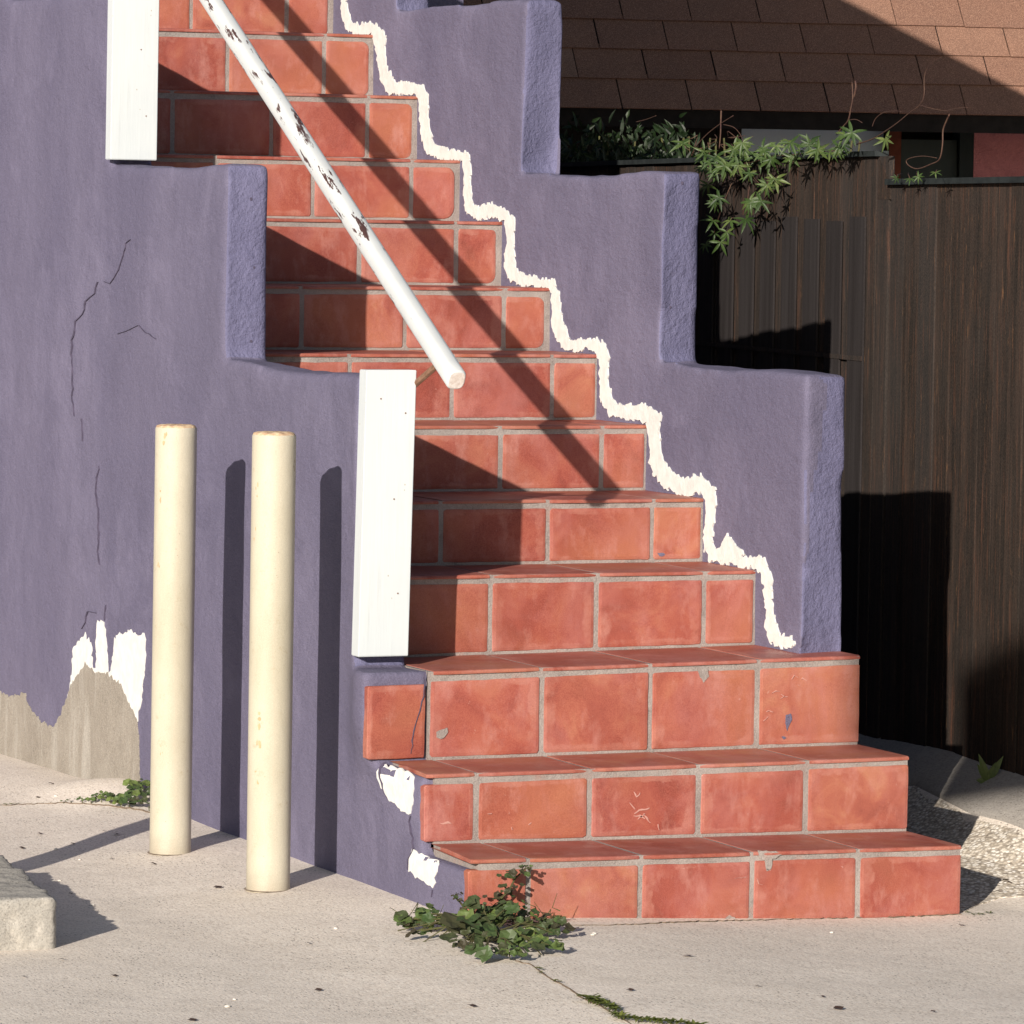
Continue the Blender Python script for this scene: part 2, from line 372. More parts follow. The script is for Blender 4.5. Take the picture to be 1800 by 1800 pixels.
def strip_poly(pts, jag):
    """pts (x, y, halfwidth) -> polygon"""
    Lf, Rt = [], []
    for i, (x, y, h) in enumerate(pts):
        a = pts[max(i-1, 0)]; b = pts[min(i+1, len(pts)-1)]
        d = Vector((b[0]-a[0], b[1]-a[1])).normalized(); n = Vector((-d.y, d.x)); p = Vector((x, y))
        Lf.append(p + n*h*random.uniform(.85, 1.15)); Rt.append(p - n*h*random.uniform(.85, 1.15))
    return Lf + Rt[::-1]
def drape(name, poly, place, mat, parent, thick, step, jag=0., seed=0, smooth=False):
    """place(x, y, off) -> 3D point on the real surface, off metres proud of it"""
    vs, fs = tri_poly(poly, step, jag, seed)
    bm = bmesh.new(); top = [bm.verts.new(place(v.x, v.y, thick)) for v in vs]
    for f in fs:
        try: bm.faces.new([top[i] for i in f])
        except ValueError: pass
    be = [e for e in bm.edges if len(e.link_faces) == 1]
    low = {}
    for e in be:
        for v in e.verts:
            if v not in low:
                i = top.index(v); low[v] = bm.verts.new(place(vs[i].x, vs[i].y, -.003))
    for e in be:
        a, b = e.verts
        try: bm.faces.new([a, b, low[b], low[a]])
        except ValueError: pass
    lone = [v for v in bm.verts if not v.link_faces]
    bmesh.ops.delete(bm, geom=lone, context='VERTS')
    return from_bm(name, bm, mat, parent, smooth)

# pebble strip and apron, sheets on the ground beside the fence
def gplace(x, y, off): return (x, y, gh(x, y)+max(off, -.002))
def gpoly(P): return [ground_at(*p).to_2d() for p in P]
pb = gpoly([(1690, 1603), (1722, 1591), (1760, 1579), (1800, 1575), (1880, 1570), (1960, 1545), (1960, 1475), (1850, 1463), (1800, 1455), (1750, 1449), (1700, 1437), (1650, 1410), (1600, 1386)])
pb += [Vector((.45, 2.2)), Vector((.02, 2.2)), Vector((.02, .02))]
tag(drape('gravel_strip', pb, gplace, PEB, None, .0022, .05, .012, 3), 'strip of exposed pebble concrete between the tiled stairs and the fence', 'path', kind='structure')
ap = [Vector(p) for p in ((.62, -.2), (.66, .6), (.64, 1.14), (.62, 1.6), (.5, 2.3), (.5, 3.2), (1.25, 3.2), (.93, 2.5), (.83, 1.6), (.72, .8), (.66, -.2))]
ap2 = pb[9:13][::-1]
apoly = [Vector((.5, 2.6)), Vector((1.02, 3.2)), Vector((1.12, 3.2)), Vector((1.0, 2.4)), Vector((.86, 1.5)), Vector((.74, .7)), Vector((.66, .2))] + [p + Vector((.012, .0)) for p in pb[6:13]]
tag(drape('apron', apoly, gplace, APRON, None, .009, .04, 0, 4, True), 'smooth grey concrete apron sloping up to the dark fence', 'pavement', kind='structure')

# ------------------------------------------------------------------ stair data
XL, XI, WT = -1.41, -.139, .139
YR = [0, .306, .604, .985, 1.335, 1.737, 2.10, 2.47, 2.865, 3.22, 3.595, 4.0, 4.40, 4.80, 5.20]
ZT = [.182, .386, .632, .842, 1.025, 1.217, 1.415, 1.609, 1.812, 2.009, 2.222, 2.437, 2.64, 2.845, 3.05]
DZ = [.016, -.006, -.016] + [0]*12          # how much higher each tread is at its left end
def zt(i, x):
    return (gh(x, -.02)-.012 if i < 0 else ZT[i] + DZ[i]*x/-1.4)

# ------------------------------------------------------------------ stucco walls
def laplace(V, E, it, w, lam=.5):
    n = len(V); deg = np.zeros(n); np.add.at(deg, E[:, 0], 1); np.add.at(deg, E[:, 1], 1); deg[deg == 0] = 1
    for _ in range(it):
        A = np.zeros_like(V); np.add.at(A, E[:, 0], V[E[:, 1]]); np.add.at(A, E[:, 1], V[E[:, 0]])
        V = V + (A/deg[:, None] - V)*lam*w[:, None]
    return V
def stucco_solid(name, prof, x0, x1, voxel, wfun, dfun, mats, matsel, parent, iters=9):
    bm = bmesh.new()
    a = [bm.verts.new((x0, y, z)) for y, z in prof]; b = [bm.verts.new((x1, y, z)) for y, z in prof]
    bm.faces.new(a); bm.faces.new(b[::-1])
    for i in range(len(prof)):
        j = (i+1) % len(prof); bm.faces.new((a[i], b[i], b[j], a[j]))
    bmesh.ops.triangulate(bm, faces=[f for f in bm.faces if len(f.verts) > 4])
    tmp = from_bm('tmp', bm); md = tmp.modifiers.new('r', 'REMESH'); md.mode = 'VOXEL'; md.voxel_size = voxel
    me = bpy.data.meshes.new_from_object(tmp.evaluated_get(bpy.context.evaluated_depsgraph_get()))
    old = tmp.data; bpy.data.objects.remove(tmp); bpy.data.meshes.remove(old)
    n = len(me.vertices); V = np.empty(n*3); me.vertices.foreach_get('co', V); V = V.reshape(-1, 3)
    E = np.empty(len(me.edges)*2, dtype=np.int64); me.edges.foreach_get('vertices', E); E = E.reshape(-1, 2)
    W = np.array([wfun(*v) for v in V]); V = laplace(V, E, iters, W)
    V = np.array([dfun(Vector(v)) for v in V]); me.vertices.foreach_set('co', V.ravel()); me.update()
    for m in mats: me.materials.append(m)
    me.name = name
    for p in me.polygons:
        p.use_smooth = True; p.material_index = matsel(p.center, p.normal)
    o = bpy.data.objects.new(name, me); COL.objects.link(o)
    if parent: o.parent = parent
    return o
def nz(v, s, k=0.): return noise.noise(Vector((v.x*s+k, v.y*s+k*2, v.z*s-k)))

ZC = .014
LF = [.790, 1.905, 2.965, 4.08]                # fronts of the left wall's levels
LT = [1.400, 1.968, 2.515, 3.07]             # tops
profL = [(.014, -.12), (.014, ZT[0]-ZC), (YR[1]+.014, ZT[0]-ZC), (YR[1]+.014, ZT[1]-ZC), (YR[2]+.014, ZT[1]-ZC), (YR[2]+.014, ZT[2]-.016), (LF[0], ZT[2]-.016)]
for i, f in enumerate(LF):
    y1 = LF[i+1] if i < 3 else 5.5
    profL += [(f, LT[i]), (f+.45, LT[i]-.012), (y1-.2, LT[i]-.004)]
    if i < 3: profL += [(y1, LT[i])]
profL += [(5.5, LT[3]), (5.5, -.12)]
def dL(v):
    w_ = min(1, max(0, (v.y-.55)*4)); out = 1 if v.x < XL+.05 else 0
    v = v.copy()
    v.x -= .050*math.exp(-((v.y-.66)/.13)**2)*sst(.25, .5, v.z)*sst(1.0, .75, v.y)*(1 if v.x < XL+.07 else 0)
    k = .006*nz(v, 1.7) + .0025*nz(v, 6, 3)
    v.x += k*(w_*.8+.2); v.z += w_*(.006*nz(v, 3, 5)+.003*nz(v, 11, 2)); v.y += w_*(.007*nz(v, 2.3, 8)+.002*nz(v, 11, 4))
    return v
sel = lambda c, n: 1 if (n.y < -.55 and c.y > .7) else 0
lw = empty('stair_wall', (XL, 2.7, 0), 'purple stucco parapet wall left of the stairs, its foot scraped to bare cement behind the cream bollards', 'wall')
def ob(parent, o):                            # parent keeping world place
    o.parent = parent; o.matrix_parent_inverse = Matrix.Translation(-parent.location); return o
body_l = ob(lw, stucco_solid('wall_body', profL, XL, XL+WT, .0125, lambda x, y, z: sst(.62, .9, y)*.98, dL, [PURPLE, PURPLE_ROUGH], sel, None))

RF = [.700, 1.660, 2.715, 3.80, 4.85]
RT = [1.405, 1.963, 2.512, 3.06, 3.6]
profR = [(RF[0]+.012, -.12), (RF[0]+.012, .60)]
for i, f in enumerate(RF):
    y1 = RF[i+1] if i < 4 else 5.5
    profR += [(f-.018, RT[i]), (f+.25, RT[i]+.002), (f+.6, RT[i]-.010), (y1-.03, RT[i]-.002)] + ([(y1+.01, RT[i])] if i < 4 else [])
profR += [(5.5, RT[4]), (5.5, -.12)]
def dR(v):
    v = v.copy(); v.y += .20*(v.x-XI)
    v.x += .005*nz(v, 1.8, 1) + .002*nz(v, 6, 3)
    v.z += .007*nz(v, 2.6, 5)+.003*nz(v, 10, 2); v.y += .008*nz(v, 2.3, 8)+.003*nz(v, 9, 4)
    return v
rw = empty('stair_wall', (0, 2.7, 0), 'purple stucco parapet wall right of the stairs with a jagged white filler line along the steps', 'wall')
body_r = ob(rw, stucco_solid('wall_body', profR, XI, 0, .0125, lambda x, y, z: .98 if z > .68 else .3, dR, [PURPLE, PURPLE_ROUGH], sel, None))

def bvh(o):
    me = o.data; return BVHTree.FromPolygons([v.co[:] for v in me.vertices], [p.vertices[:] for p in me.polygons])
BL, BR = bvh(body_l), bvh(body_r)
def wplace(tree, x0):
    def f(y, z, off):
        h = tree.ray_cast(Vector((x0-1.0, y, z)), Vector((1, 0, 0)))
        x = h[0].x if h[0] is not None and h[0].x < x0+.1 else x0
        return (x-off, y, z)
    return f
PL, PR = wplace(BL, XL), wplace(BR, XI)
def yzL(P): return [(lambda q: Vector((q.y, q.z)))(on(x, y, 0, XL)) for x, y in P]
def yzR(P): return [(lambda q: Vector((q.y, q.z)))(on(x, y, 0, XI)) for x, y in P]

# jagged white filler line on the right wall
z2 = [(270,-60,12),(268,5,12),(275,60,18),(300,118,25),(345,133,25),(400,130,28),(437,165,28),(440,230,22),(450,300,20),(470,360,25),(490,400,30),(550,400,26),(610,400,28),(632,440,24),(632,500,20),(635,560,18),(642,620,20),(662,670,26),(710,695,25),(770,705,22),(822,712,24),(830,760,18),(832,830,14),(828,890,18),(838,940,25),(880,962,28),(930,950,34),(980,965,25),(1018,990,22),(1020,1060,18),(1020,1130,18),(1018,1200,24),(1038,1240,28),(1080,1265,25),(1150,1280,20),(1210,1285,24),(1225,1330,16),(1230,1400,18),(1240,1470,26),(1256,1520,30),(1280,1558,26),(1330,1560,25),(1390,1558,26),(1430,1570,30),(1450,1620,20)]
z5 = [(1185,60,18),(1190,130,19),(1195,200,20),(1205,262,24),(1228,312,30),(1290,320,34),(1360,322,34),(1412,345,44),(1415,400,30),(1420,460,28),(1430,530,30),(1450,590,36),(1492,638,42),(1560,655,38),(1620,648,40),(1668,680,28),(1675,750,20),(1665,830,20),(1660,900,20),(1665,960,22)]
z6 = [(375,660,20),(398,712,30),(445,700,48),(490,722,40),(552,742,24),(600,742,26),(632,790,22),(642,850,19),(642,920,15),(650,980,17),(655,1040,24),(675,1085,34),(722,1102,28),(765,1108,16)]
cl = [(500+x/2.571, y/2.571, h/2.571) for x, y, h in z2] + [(600+x/2.571, 600+y/2.571, h/2.571) for x, y, h in z5[1:]] + [(1100+x/2.571, 700+y/2.571, h/2.571) for x, y, h in z6]
poly = strip_poly(cl, 0)
ob(rw, drape('filler_line', yzR(poly), PR, CAULK, None, .0045, .0075, .0095, 2))
ob(rw, drape('filler_patch', yzR([(1268, 965), (1276, 945), (1280, 938), (1288, 948), (1300, 962), (1312, 975), (1290, 985), (1262, 985)]), PR, CAULK, None, .0052, .008, .005, 5))
tag(rw.children[1], 'jagged white filler line following the tiled steps')

# scraped patches and cracks of the left wall
def Z(P, k, ox, oy): return [(ox+x/k, oy+y/k) for x, y in P]
wp = Z([(345,1365),(388,1325),(415,1368),(420,1470),(430,1470),(440,1265),(472,1265),(480,1340),(490,1490),(502,1490),(515,1350),(545,1320),(600,1315),(660,1335),(655,1450),(634,1620),(612,1735),(590,1700),(560,1640),(480,1600),(370,1590),(322,1630),(298,1690),(312,1600),(325,1500),(330,1400)], 2.571, 0, 600)
ob(lw, drape('white_patch', yzL(wp), PL, CAULK, None, .0016, .009, .009, 11))
cp = [(-90, 1225), (-40, 1205), (0, 1215), (25, 1224), (45, 1218), (53, 1245), (75, 1268), (98, 1277), (108, 1255), (118, 1228), (130, 1198), (150, 1168), (160, 1172), (168, 1181), (186, 1183), (205, 1196), (218, 1214), (230, 1243), (240, 1268), (244, 1310), (246, 1372), (248, 1440), (100, 1410), (-90, 1360)]
ob(lw, drape('bare_cement_patch', yzL(cp), PL, BARE, None, .0028, .010, .010, 13))
pa = Z([(225,430),(300,450),(370,480),(385,560),(375,640),(365,695),(310,665),(250,610),(225,560),(212,500)], 3, 600, 1200)
pbb = Z([(375,885),(420,905),(460,935),(510,940),(505,1000),(490,1035),(500,1060),(485,1085),(440,1050),(380,1015),(355,985),(360,930)], 3, 600, 1200)
ob(lw, drape('white_patch', yzL(pa), PL, CAULK, None, .0022, .012, .006, 17)); ob(lw, drape('white_patch', yzL(pbb), PL, CAULK, None, .0022, .012, .006, 19))
def crack(pts, place, conv, par, w=1.1, mat=None, thick=.0009, off=0):
    w = w*.62
    P = []
    for i in range(len(pts)-1):
        a, b = pts[i], pts[i+1]; n = max(1, int(math.hypot(b[0]-a[0], b[1]-a[1])/7))
        for k in range(n): P.append((a[0]+(b[0]-a[0])*k/n+random.uniform(-1.6, 1.6), a[1]+(b[1]-a[1])*k/n+random.uniform(-1, 1), max(.22, w*random.uniform(.3, 1.5))))
    P.append((*pts[-1], .3)); m = MB(); q = conv([(x+h, y) for x, y, h in P]); r = conv([(x-h, y) for x, y, h in P])
    A = [place(v.x, v.y, thick+off) for v in q]; B = [place(v.x, v.y, thick+off) for v in r]
    A2 = [place(v.x, v.y, -.002) for v in q]; B2 = [place(v.x, v.y, -.002) for v in r]; n = len(A)
    m.add(A+B+A2+B2, [(i, i+1, n+i+1, n+i) for i in range(n-1)]+[(i, 2*n+i, 2*n+i+1, i+1) for i in range(n-1)]+[(n+i, n+i+1, 3*n+i+1, 3*n+i) for i in range(n-1)])
    o = m.build('crack', mat or CRACK)
    return ob(par, o) if par else o
for c, w_ in ((Z([(595,1085),(572,1100),(548,1170),(535,1220),(500,1280),(470,1272)], 2.571, 0, 0), .8),
          (Z([(440,1275),(425,1325),(388,1360),(375,1420),(345,1450),(330,1520),(325,1560),(328,1620)], 2.571, 0, 0), 1.3),
          (Z([(328,1620),(332,1700),(330,1790),(333,1870),(336,1880)], 2.571, 0, 0), .7),
          (Z([(370,350),(374,400),(372,450)], 2.571, 0, 600), .9), (Z([(446,560),(435,650),(440,740),(450,850),(447,950),(455,1010)], 2.571, 0, 600), 1.0),
          (Z([(485,1190),(475,1262)], 2.571, 0, 600), .9), (Z([(435,1225),(400,1222),(390,1270),(374,1300)], 2.571, 0, 600), 1.2),
          (Z([(525,1508),(570,1500),(625,1470),(660,1500),(705,1532)], 2.571, 0, 0), .6),
          (Z([(235,420),(226,500),(232,560),(246,602)], 3, 600, 1200), 1.3), (Z([(365,700),(365,760),(377,820),(380,870),(358,930),(352,985)], 3, 600, 1200), 1.1),
          (Z([(480,1090),(478,1130)], 3, 600, 1200), .8)):
    crack(c, PL, yzL, lw, w_, off=.003)

for hx, hy in ((441, 350), (446, 470), (441, 600), (1199, 322), (1180, 540)):
    tr, pw, w_ = (BL, LF[1], lw) if hx < 900 else (BR, RF[1], rw)
    q = on(hx, hy, 1, pw); h_ = tr.ray_cast(Vector((q.x, q.y-.3, q.z)), Vector((0, 1, 0)))
    if h_[0] is None: continue
    m = MB(); a = random.uniform(.003, .0045)
    m.add([h_[0]+Vector((math.cos(2*math.pi*k/9)*a*random.uniform(.8, 1.2), -.0012, math.sin(2*math.pi*k/9)*a*1.3)) for k in range(9)], [tuple(range(9))]); ob(w_, m.build('hole', CRACK))

# ------------------------------------------------------------------ the tiled stairs
st = empty('staircase', (-.7, 2.4, 0), 'flight of terracotta tiled steps climbing between two purple stucco walls', 'stairs')
def slab_tile(mb, x0, x1, za, zb, y, th, rc, tone, bulge=.0025):
    """riser tile: rounded outline in x/z on plane y, domed edge. za, zb: functions of x"""
    N = 5; out = []
    rs = [rc[0], rc[1], rc[2], rc[3]]           # bl br tr tl
    zb0 = lambda x: za(x)
    cs = [((x0, za(x0)), (1, 1), 180), ((x1, za(x1)), (-1, 1), 270), ((x1, zb(x1)), (-1, -1), 0), ((x0, zb(x0)), (1, -1), 90)]
    for (c, s, a0), r in zip(cs, rs):
        for k in range(N):
            a = math.radians(a0 + 90*k/(N-1)); out.append((c[0]+s[0]*r+math.cos(a)*r, c[1]+s[1]*r+math.sin(a)*r))
    # denser edges
    P = []
    for i, p in enumerate(out):
        q = out[(i+1) % len(out)]; d = math.hypot(q[0]-p[0], q[1]-p[1]); n = max(1, int(d/.03))
        for k in range(n):
            P.append((p[0]+(q[0]-p[0])*k/n + random.uniform(-.0008, .0008), p[1]+(q[1]-p[1])*k/n + random.uniform(-.0008, .0008)))
    cx = sum(p[0] for p in P)/len(P); cz = sum(p[1] for p in P)/len(P); n = len(P)
    hw = max(abs(p[0]-cx) for p in P); hh = max(abs(p[1]-cz) for p in P)
    vs, uv = [], []
    tilt = random.uniform(-.0015, .0015)
    for sc, dy in ((0, th), (0, .003), (0, .0008), (1, 0)):
        for px_, pz_ in P:
            if sc == 0:
                ins = {th: 0, .003: 0, .0008: .002}[dy]
            else: ins = .010
            dx = px_-cx; dz = pz_-cz; fx = (abs(dx)-ins)/max(abs(dx), 1e-6) if abs(dx) > ins else 0; fz = (abs(dz)-ins)/max(abs(dz), 1e-6) if abs(dz) > ins else 0
            X, Zz = cx+dx*fx, cz+dz*fz
            vs.append((X, y+dy+tilt*dx/hw - (bulge*.3 if sc else 0), Zz)); uv.append((abs(X-cx)/hw, abs(Zz-cz)/hh))
    vs.append((cx, y-bulge*.4, cz)); uv.append((0, 0))
    fs = []
    for r in range(3):
        for i in range(n): j = (i+1) % n; fs.append((r*n+i, r*n+j, (r+1)*n+j, (r+1)*n+i))
    # intermediate inner ring keeps the rim mask smooth
    b = 3*n; k0 = len(vs)
    for i in range(n):
        X, Y, Zz = vs[b+i]; vs.append((cx+(X-cx)*.55, Y-.0004, cz+(Zz-cz)*.55)); uv.append((uv[b+i][0]*.55, uv[b+i][1]*.55))
    c = 4*n
    for i in range(n):
        j = (i+1) % n; fs.append((b+i, b+j, k0+j, k0+i)); fs.append((k0+i, k0+j, c))
    mb.add(vs, fs, tone, uv)

seams = [[830, 928, 1125, 1322, 1508, 1690], [740, 837, 1036, 1228, 1416, 1597], [640, 752, 952, 1143, 1331, 1511], [500, 672, 862, 1048, 1237, 1327],
         [590, 775, 963, 1146, 1238], [520, 703, 880, 1057, 1137], [440, 615, 795, 971, 1052], [355, 530, 712, 886, 967], [290, 460, 632, 802, 880],
         [205, 378, 550, 723, 806], [130, 303, 477, 646, 735], [60, 230, 400, 570, 659], [0, 168, 336, 504, 592]]
ymid = [1560, 1415, 1240, 1080, 940, 810, 680, 560, 445, 335, 220, 115, 30]
for i in range(15):
    xr = 0 if i < 3 else XI+.004; xl = XL if i < 3 else XL+WT-.005
    if i == 2: xl = XL-.045
    if i < 13: xs = [on(p, ymid[i], 1, YR[i]).x for p in seams[i]]
    else: xs = [-1.6, -1.25, -.92, -.58, -.25, XI]
    xs[-1] = xr
    xs = [x for x in xs if x > xl+.05]; xs = [xl] + xs
    gs = empty('step', (-.7, YR[i], ZT[i]), None, None); gs.parent = st; gs.matrix_parent_inverse = Matrix.Translation(-st.location)
    del_keys = [k for k in ('label', 'category') if k in gs]
    # mortar bed
    y1 = YR[i+1] if i < 14 else 5.6
    x0c = (XL+.03 if i < 2 else XL+WT-.01)  if i < 3 else XL+WT-.02; x1c = -.003 if i < 3 else XI+.02
    m = MB(); zb = -.1 if i == 0 else ZT[i-1]-.10
    n = 24; V = []
    for k in range(n+1):
        x = x0c+(x1c-x0c)*k/n; zt_ = zt(i, x)-.0008+.0012*noise.noise(Vector((x*20, i, 0))); yy = YR[i]+.0016+.0016*noise.noise(Vector((x*12, i, 5)))
        V += [(x, yy, zb), (x, yy, zt_), (x, y1+.05, zt_), (x, y1+.05, zb)]
    F_ = [(4*k+a, 4*k+(a+1) % 4, 4*k+4+(a+1) % 4, 4*k+4+a) for k in range(n) for a in range(4)] + [(0, 1, 2, 3), (4*n+3, 4*n+2, 4*n+1, 4*n)]
    m.add(V, F_); ob(gs, m.build('mortar_bed', GROUT)); bpy.context.view_layer.update()
    # riser tiles
    m = MB(); gap = .0066*random.uniform(.9, 1.1)
    for k in range(len(xs)-1):
        a, b = xs[k]+(gap if k else .001), xs[k+1]-(gap if k < len(xs)-2 else .0)
        if k == len(xs)-2 and i >= 3: b -= .010+.012*(i > 6)
        jz = random.uniform(-.002, .002); last = (k == len(xs)-2 and i >= 7)
        r = [random.uniform(.004, .009) for _ in range(4)]
        if last: r[1] = random.uniform(.018, .042); r[2] = random.uniform(.008, .03)
        base = .008 if i else .004
        slab_tile(m, a, b, lambda x: zt(i-1, x)+base+(0 if i else .006), lambda x: zt(i, x)-.0250+jz-(.010 if i == 2 and k == 0 else 0), YR[i]-.001, .03, r, random.random())
    ob(gs, m.build('riser_tiles', TILE, smooth=False))
    # tread tiles
    m = MB(); xe = 0 if i < 3 else XI+.004
    xs2 = [xs[0] + (.006 if i < 2 else 0)] + [x + random.uniform(-.004, .004) for x in xs[1:-1]] + [xe]
    if i == 2: xs2 = [XL+WT+.004] + xs2[2:]
    for k in range(len(xs2)-1):
        a, b = xs2[k]+(.0062 if k else 0), xs2[k+1]-(.0062 if k < len(xs2)-2 else 0)
        tone = random.random(); nb = 8; jy = random.uniform(-.003, .003); jt = random.uniform(0, .0015); th = .010
        secs = []
        for q in range(nb+1):
            x = a+(b-a)*q/nb; zz = zt(i, x)+jt; f = YR[i]-.0035+jy*.6+.0016*noise.noise(Vector((x*25, i*3, 1)))
            f += .004*max(0, abs(q/nb-.5)*2-.86)/.14
            secs.append([(x, f, zz-th), (x, f-.001, zz-.006), (x, f+.0015, zz-.0018), (x, f+.006, zz), (x, y1+.01, zz), (x, y1+.01, zz-th)])
        if i < 2 and k == 0: secs[0][4:6] = [(XL+.035, y1+.01, secs[0][4][2]), (XL+.035, y1+.01, secs[0][5][2])]
        V = [p for s_ in secs for p in s_]; U_ = []
        for q in range(nb+1):
            ex = abs(q/nb-.5)*2; U_ += [(ex, 1), (ex, 1), (ex, .9), (ex, .6), (ex, .0), (ex, 0)]
        F_ = [(6*q+c, 6*q+(c+1) % 6, 6*q+6+(c+1) % 6, 6*q+6+c) for q in range(nb) for c in range(6)] + [tuple(range(6)), tuple(6*nb+c for c in range(5, -1, -1))]
        m.add(V, F_, tone, U_)
    ob(gs, m.build('tread_tiles', TILE))
for o in [o for o in bpy.data.objects if o.name.split('.')[0] in ('riser_tiles', 'tread_tiles', 'mortar_bed')]:
    bm = bmesh.new(); bm.from_mesh(o.data); bmesh.ops.recalc_face_normals(bm, faces=bm.faces); bm.to_mesh(o.data); bm.free()
# crack in the third riser's end tile, mortar splashes
def y3(P): return [Vector((q.x, q.z)) for q in (on(x, y, 1, YR[2]) for x, y in P)]
def p3(x, z, off): return (x, YR[2]-.0022-off, z)
s3 = [o for o in st.children][2]
crack(Z([(438,-70),(436,40),(425,100),(400,180),(380,260),(365,375)], 3, 600, 1200), p3, y3, None, 1.1).parent = None
ck = bpy.data.objects[[o.name for o in bpy.data.objects if o.name.startswith('crack')][-1]]
bpy.context.view_layer.update()
ck.parent = s3; ck.matrix_parent_inverse = s3.matrix_world.inverted()
def splash(i, P, mat=GROUT, nm='mortar_splash', zoom=None):
    conv = lambda Q: [Vector((q.x, q.z)) for q in (on(x, y, 1, YR[i]) for x, y in Q)]
    o = drape(nm, conv(P), lambda x, z, off: (x, YR[i]-.0022-off, z), mat, None, .0015, .006, .002, i)
    s = st.children[i]; o.parent = s; o.matrix_parent_inverse = s.matrix_world.inverted(); return o
splash(2, Z([(500,260),(530,245),(555,235),(560,260),(545,285),(525,298),(500,285)], 3, 600, 1200))
splash(2, Z([(325,1220),(345,1210),(368,1225),(372,1255),(350,1285),(332,1262)], 2.571, 1100, 700))
splash(2, Z([(722,1430),(745,1425),(748,1455),(735,1480),(728,1500),(720,1470)], 2.571, 1100, 700), PURPLE, 'paint_drip')
splash(0, Z([(395,885),(490,890),(520,905),(470,930),(462,985),(440,990),(430,935),(400,920)], 3, 1200, 1200))
splash(0, Z([(225,1240),(245,1228),(272,1235),(278,1262),(235,1262)], 3, 1200, 1200))
SCR = mat_simple('pale scrape', (.42, .20, .17), (.52, .30, .26), 50, .8, .2)
def scratch(i, k, ox, oy, strokes, w=1.3):
    for st_k in strokes:
        P = Z([(x, y) for x, y in st_k], k, ox, oy); n = len(P)
        splash(i, strip_poly([(x, y, w*(.35 if q in (0, n-1) else 1)*random.uniform(.6, 1.3)) for q, (x, y) in enumerate(P)], 0), SCR, 'scratch')
scratch(1, 3, 600, 1200, [[(1538,572),(1548,590),(1556,608)], [(1572,578),(1556,600)], [(1518,628),(1530,650),(1548,668)], [(1545,690),(1570,672),(1600,668),(1622,660)], [(1560,720),(1585,700),(1600,690)], [(1590,690),(1612,715),(1625,742)], [(1540,705),(1570,700),(1600,712)], [(1665,745),(1672,778)], [(520,745),(560,738),(580,740)], [(895,760),(902,775)], [(985,745),(1000,740)], [(765,690),(790,692)]], 1.6)
scratch(2, 2.571, 1100, 700, [[(748,1270),(758,1255),(775,1258)], [(790,1272),(800,1265),(815,1275)], [(660,1332),(675,1322),(695,1325)], [(700,1358),(712,1345),(732,1350)], [(700,1340),(715,1345)], [(632,1418),(645,1410),(662,1418)], [(622,1458),(640,1440)], [(770,1290),(782,1298)]], .9)
scratch(0, 3, 1200, 1200, [[(830,965),(842,970)], [(390,1030),(400,1060),(420,1065)], [(440,980),(460,990)], [(270,1030),(330,1028)]], 1.0)
splash(4, Z([(140,702),(158,700),(178,706),(168,714),(150,713)], 2.571, 1100, 700), PURPLE, 'paint_drip')
splash(2, Z([(700,1530),(712,1525),(722,1532),(712,1540)], 2.571, 1100, 700), PURPLE, 'paint_drip')

# ------------------------------------------------------------------ white boards on the wall ends
def board(x0, x1, y0, y1, z0, z1, tilt, label):
    bm = bmesh.new(); bmesh.ops.create_cube(bm, size=1)
    for v in bm.verts:
        v.co = Vector(((v.co.x+.5)*(x1-x0), (v.co.y+.5)*(y1-y0), (v.co.z+.5)*(z1-z0)))
        v.co.x += (v.co.z)*tilt
    bmesh.ops.bevel(bm, geom=bm.edges[:], offset=.002, segments=2, affect='EDGES')
    root = empty('white_board', (x0, y0, z0), label, 'board', 'white boards capping the left wall ends')
    o = from_bm('plank', bm, WHITE, root)
    m = MB()
    for fx, fz in ((.62, .55), (.75, .22), (.80, .85), (.3, .9)):
        cx, cz = (x1-x0)*fx, (z1-z0)*fz; cx += cz*tilt
        m = MB(); m.tube([(cx, -.0012, cz), (cx, .004, cz)], .0022, 8); m.build('nail', RUST, root)
    return root
b1 = board(-1.431, -1.2875, .735, .787, .648, 1.412, .017, 'lower white board, standing over the third step beside the railing end')
b2 = board(-1.427, -1.277, 2.905, 2.957, 1.985, 2.60, .006, 'upper white board at the top left, cut by the edge of the photo')

# ------------------------------------------------------------------ handrail
hr = empty('handrail', (-1.25, .65, 1.38), 'white round wooden handrail with chipped paint slanting over the steps', 'handrail')
xr_ = -1.25
A = on(803, 669, 0, xr_); B = on(371, 0, 0, xr_); D = (B-A).normalized(); far = A + D*6.2
nrm = Vector((0, -D.z, D.y)); sd = Vector((1, 0, 0))
m = MB(); N = 20; secs = []
L_ = [0, .001, .006] + [q*.05 for q in range(1, 100)] + [(far-A).length]
for q, t in enumerate(L_):
    c = A + D*t; r = .0305 if q > 1 else (.0255 if q == 0 else .028)
    for k in range(N):
        a = 2*math.pi*k/N; rr = r*(1/ (abs(math.cos(a))**3.2+abs(math.sin(a))**3.2)**(1/3.2))*.97
        secs.append(c + (sd*math.cos(a)*rr*.86 + nrm*math.sin(a)*rr*.98) - hr.location)
n = len(L_)
m.add(secs, [(i*N+k, i*N+(k+1) % N, (i+1)*N+(k+1) % N, (i+1)*N+k) for i in range(n-1) for k in range(N)] + [tuple((n-1)*N+k for k in range(N))])
rail = m.build('rail', RAILP, hr, True)
m = MB(); m.add([secs[k] for k in range(N)], [tuple(range(N))[::-1]]); m.build('rail_end', mat_simple('worn end grain', (.55, .47, .42), (.75, .70, .68), 90, .8, .4), hr)
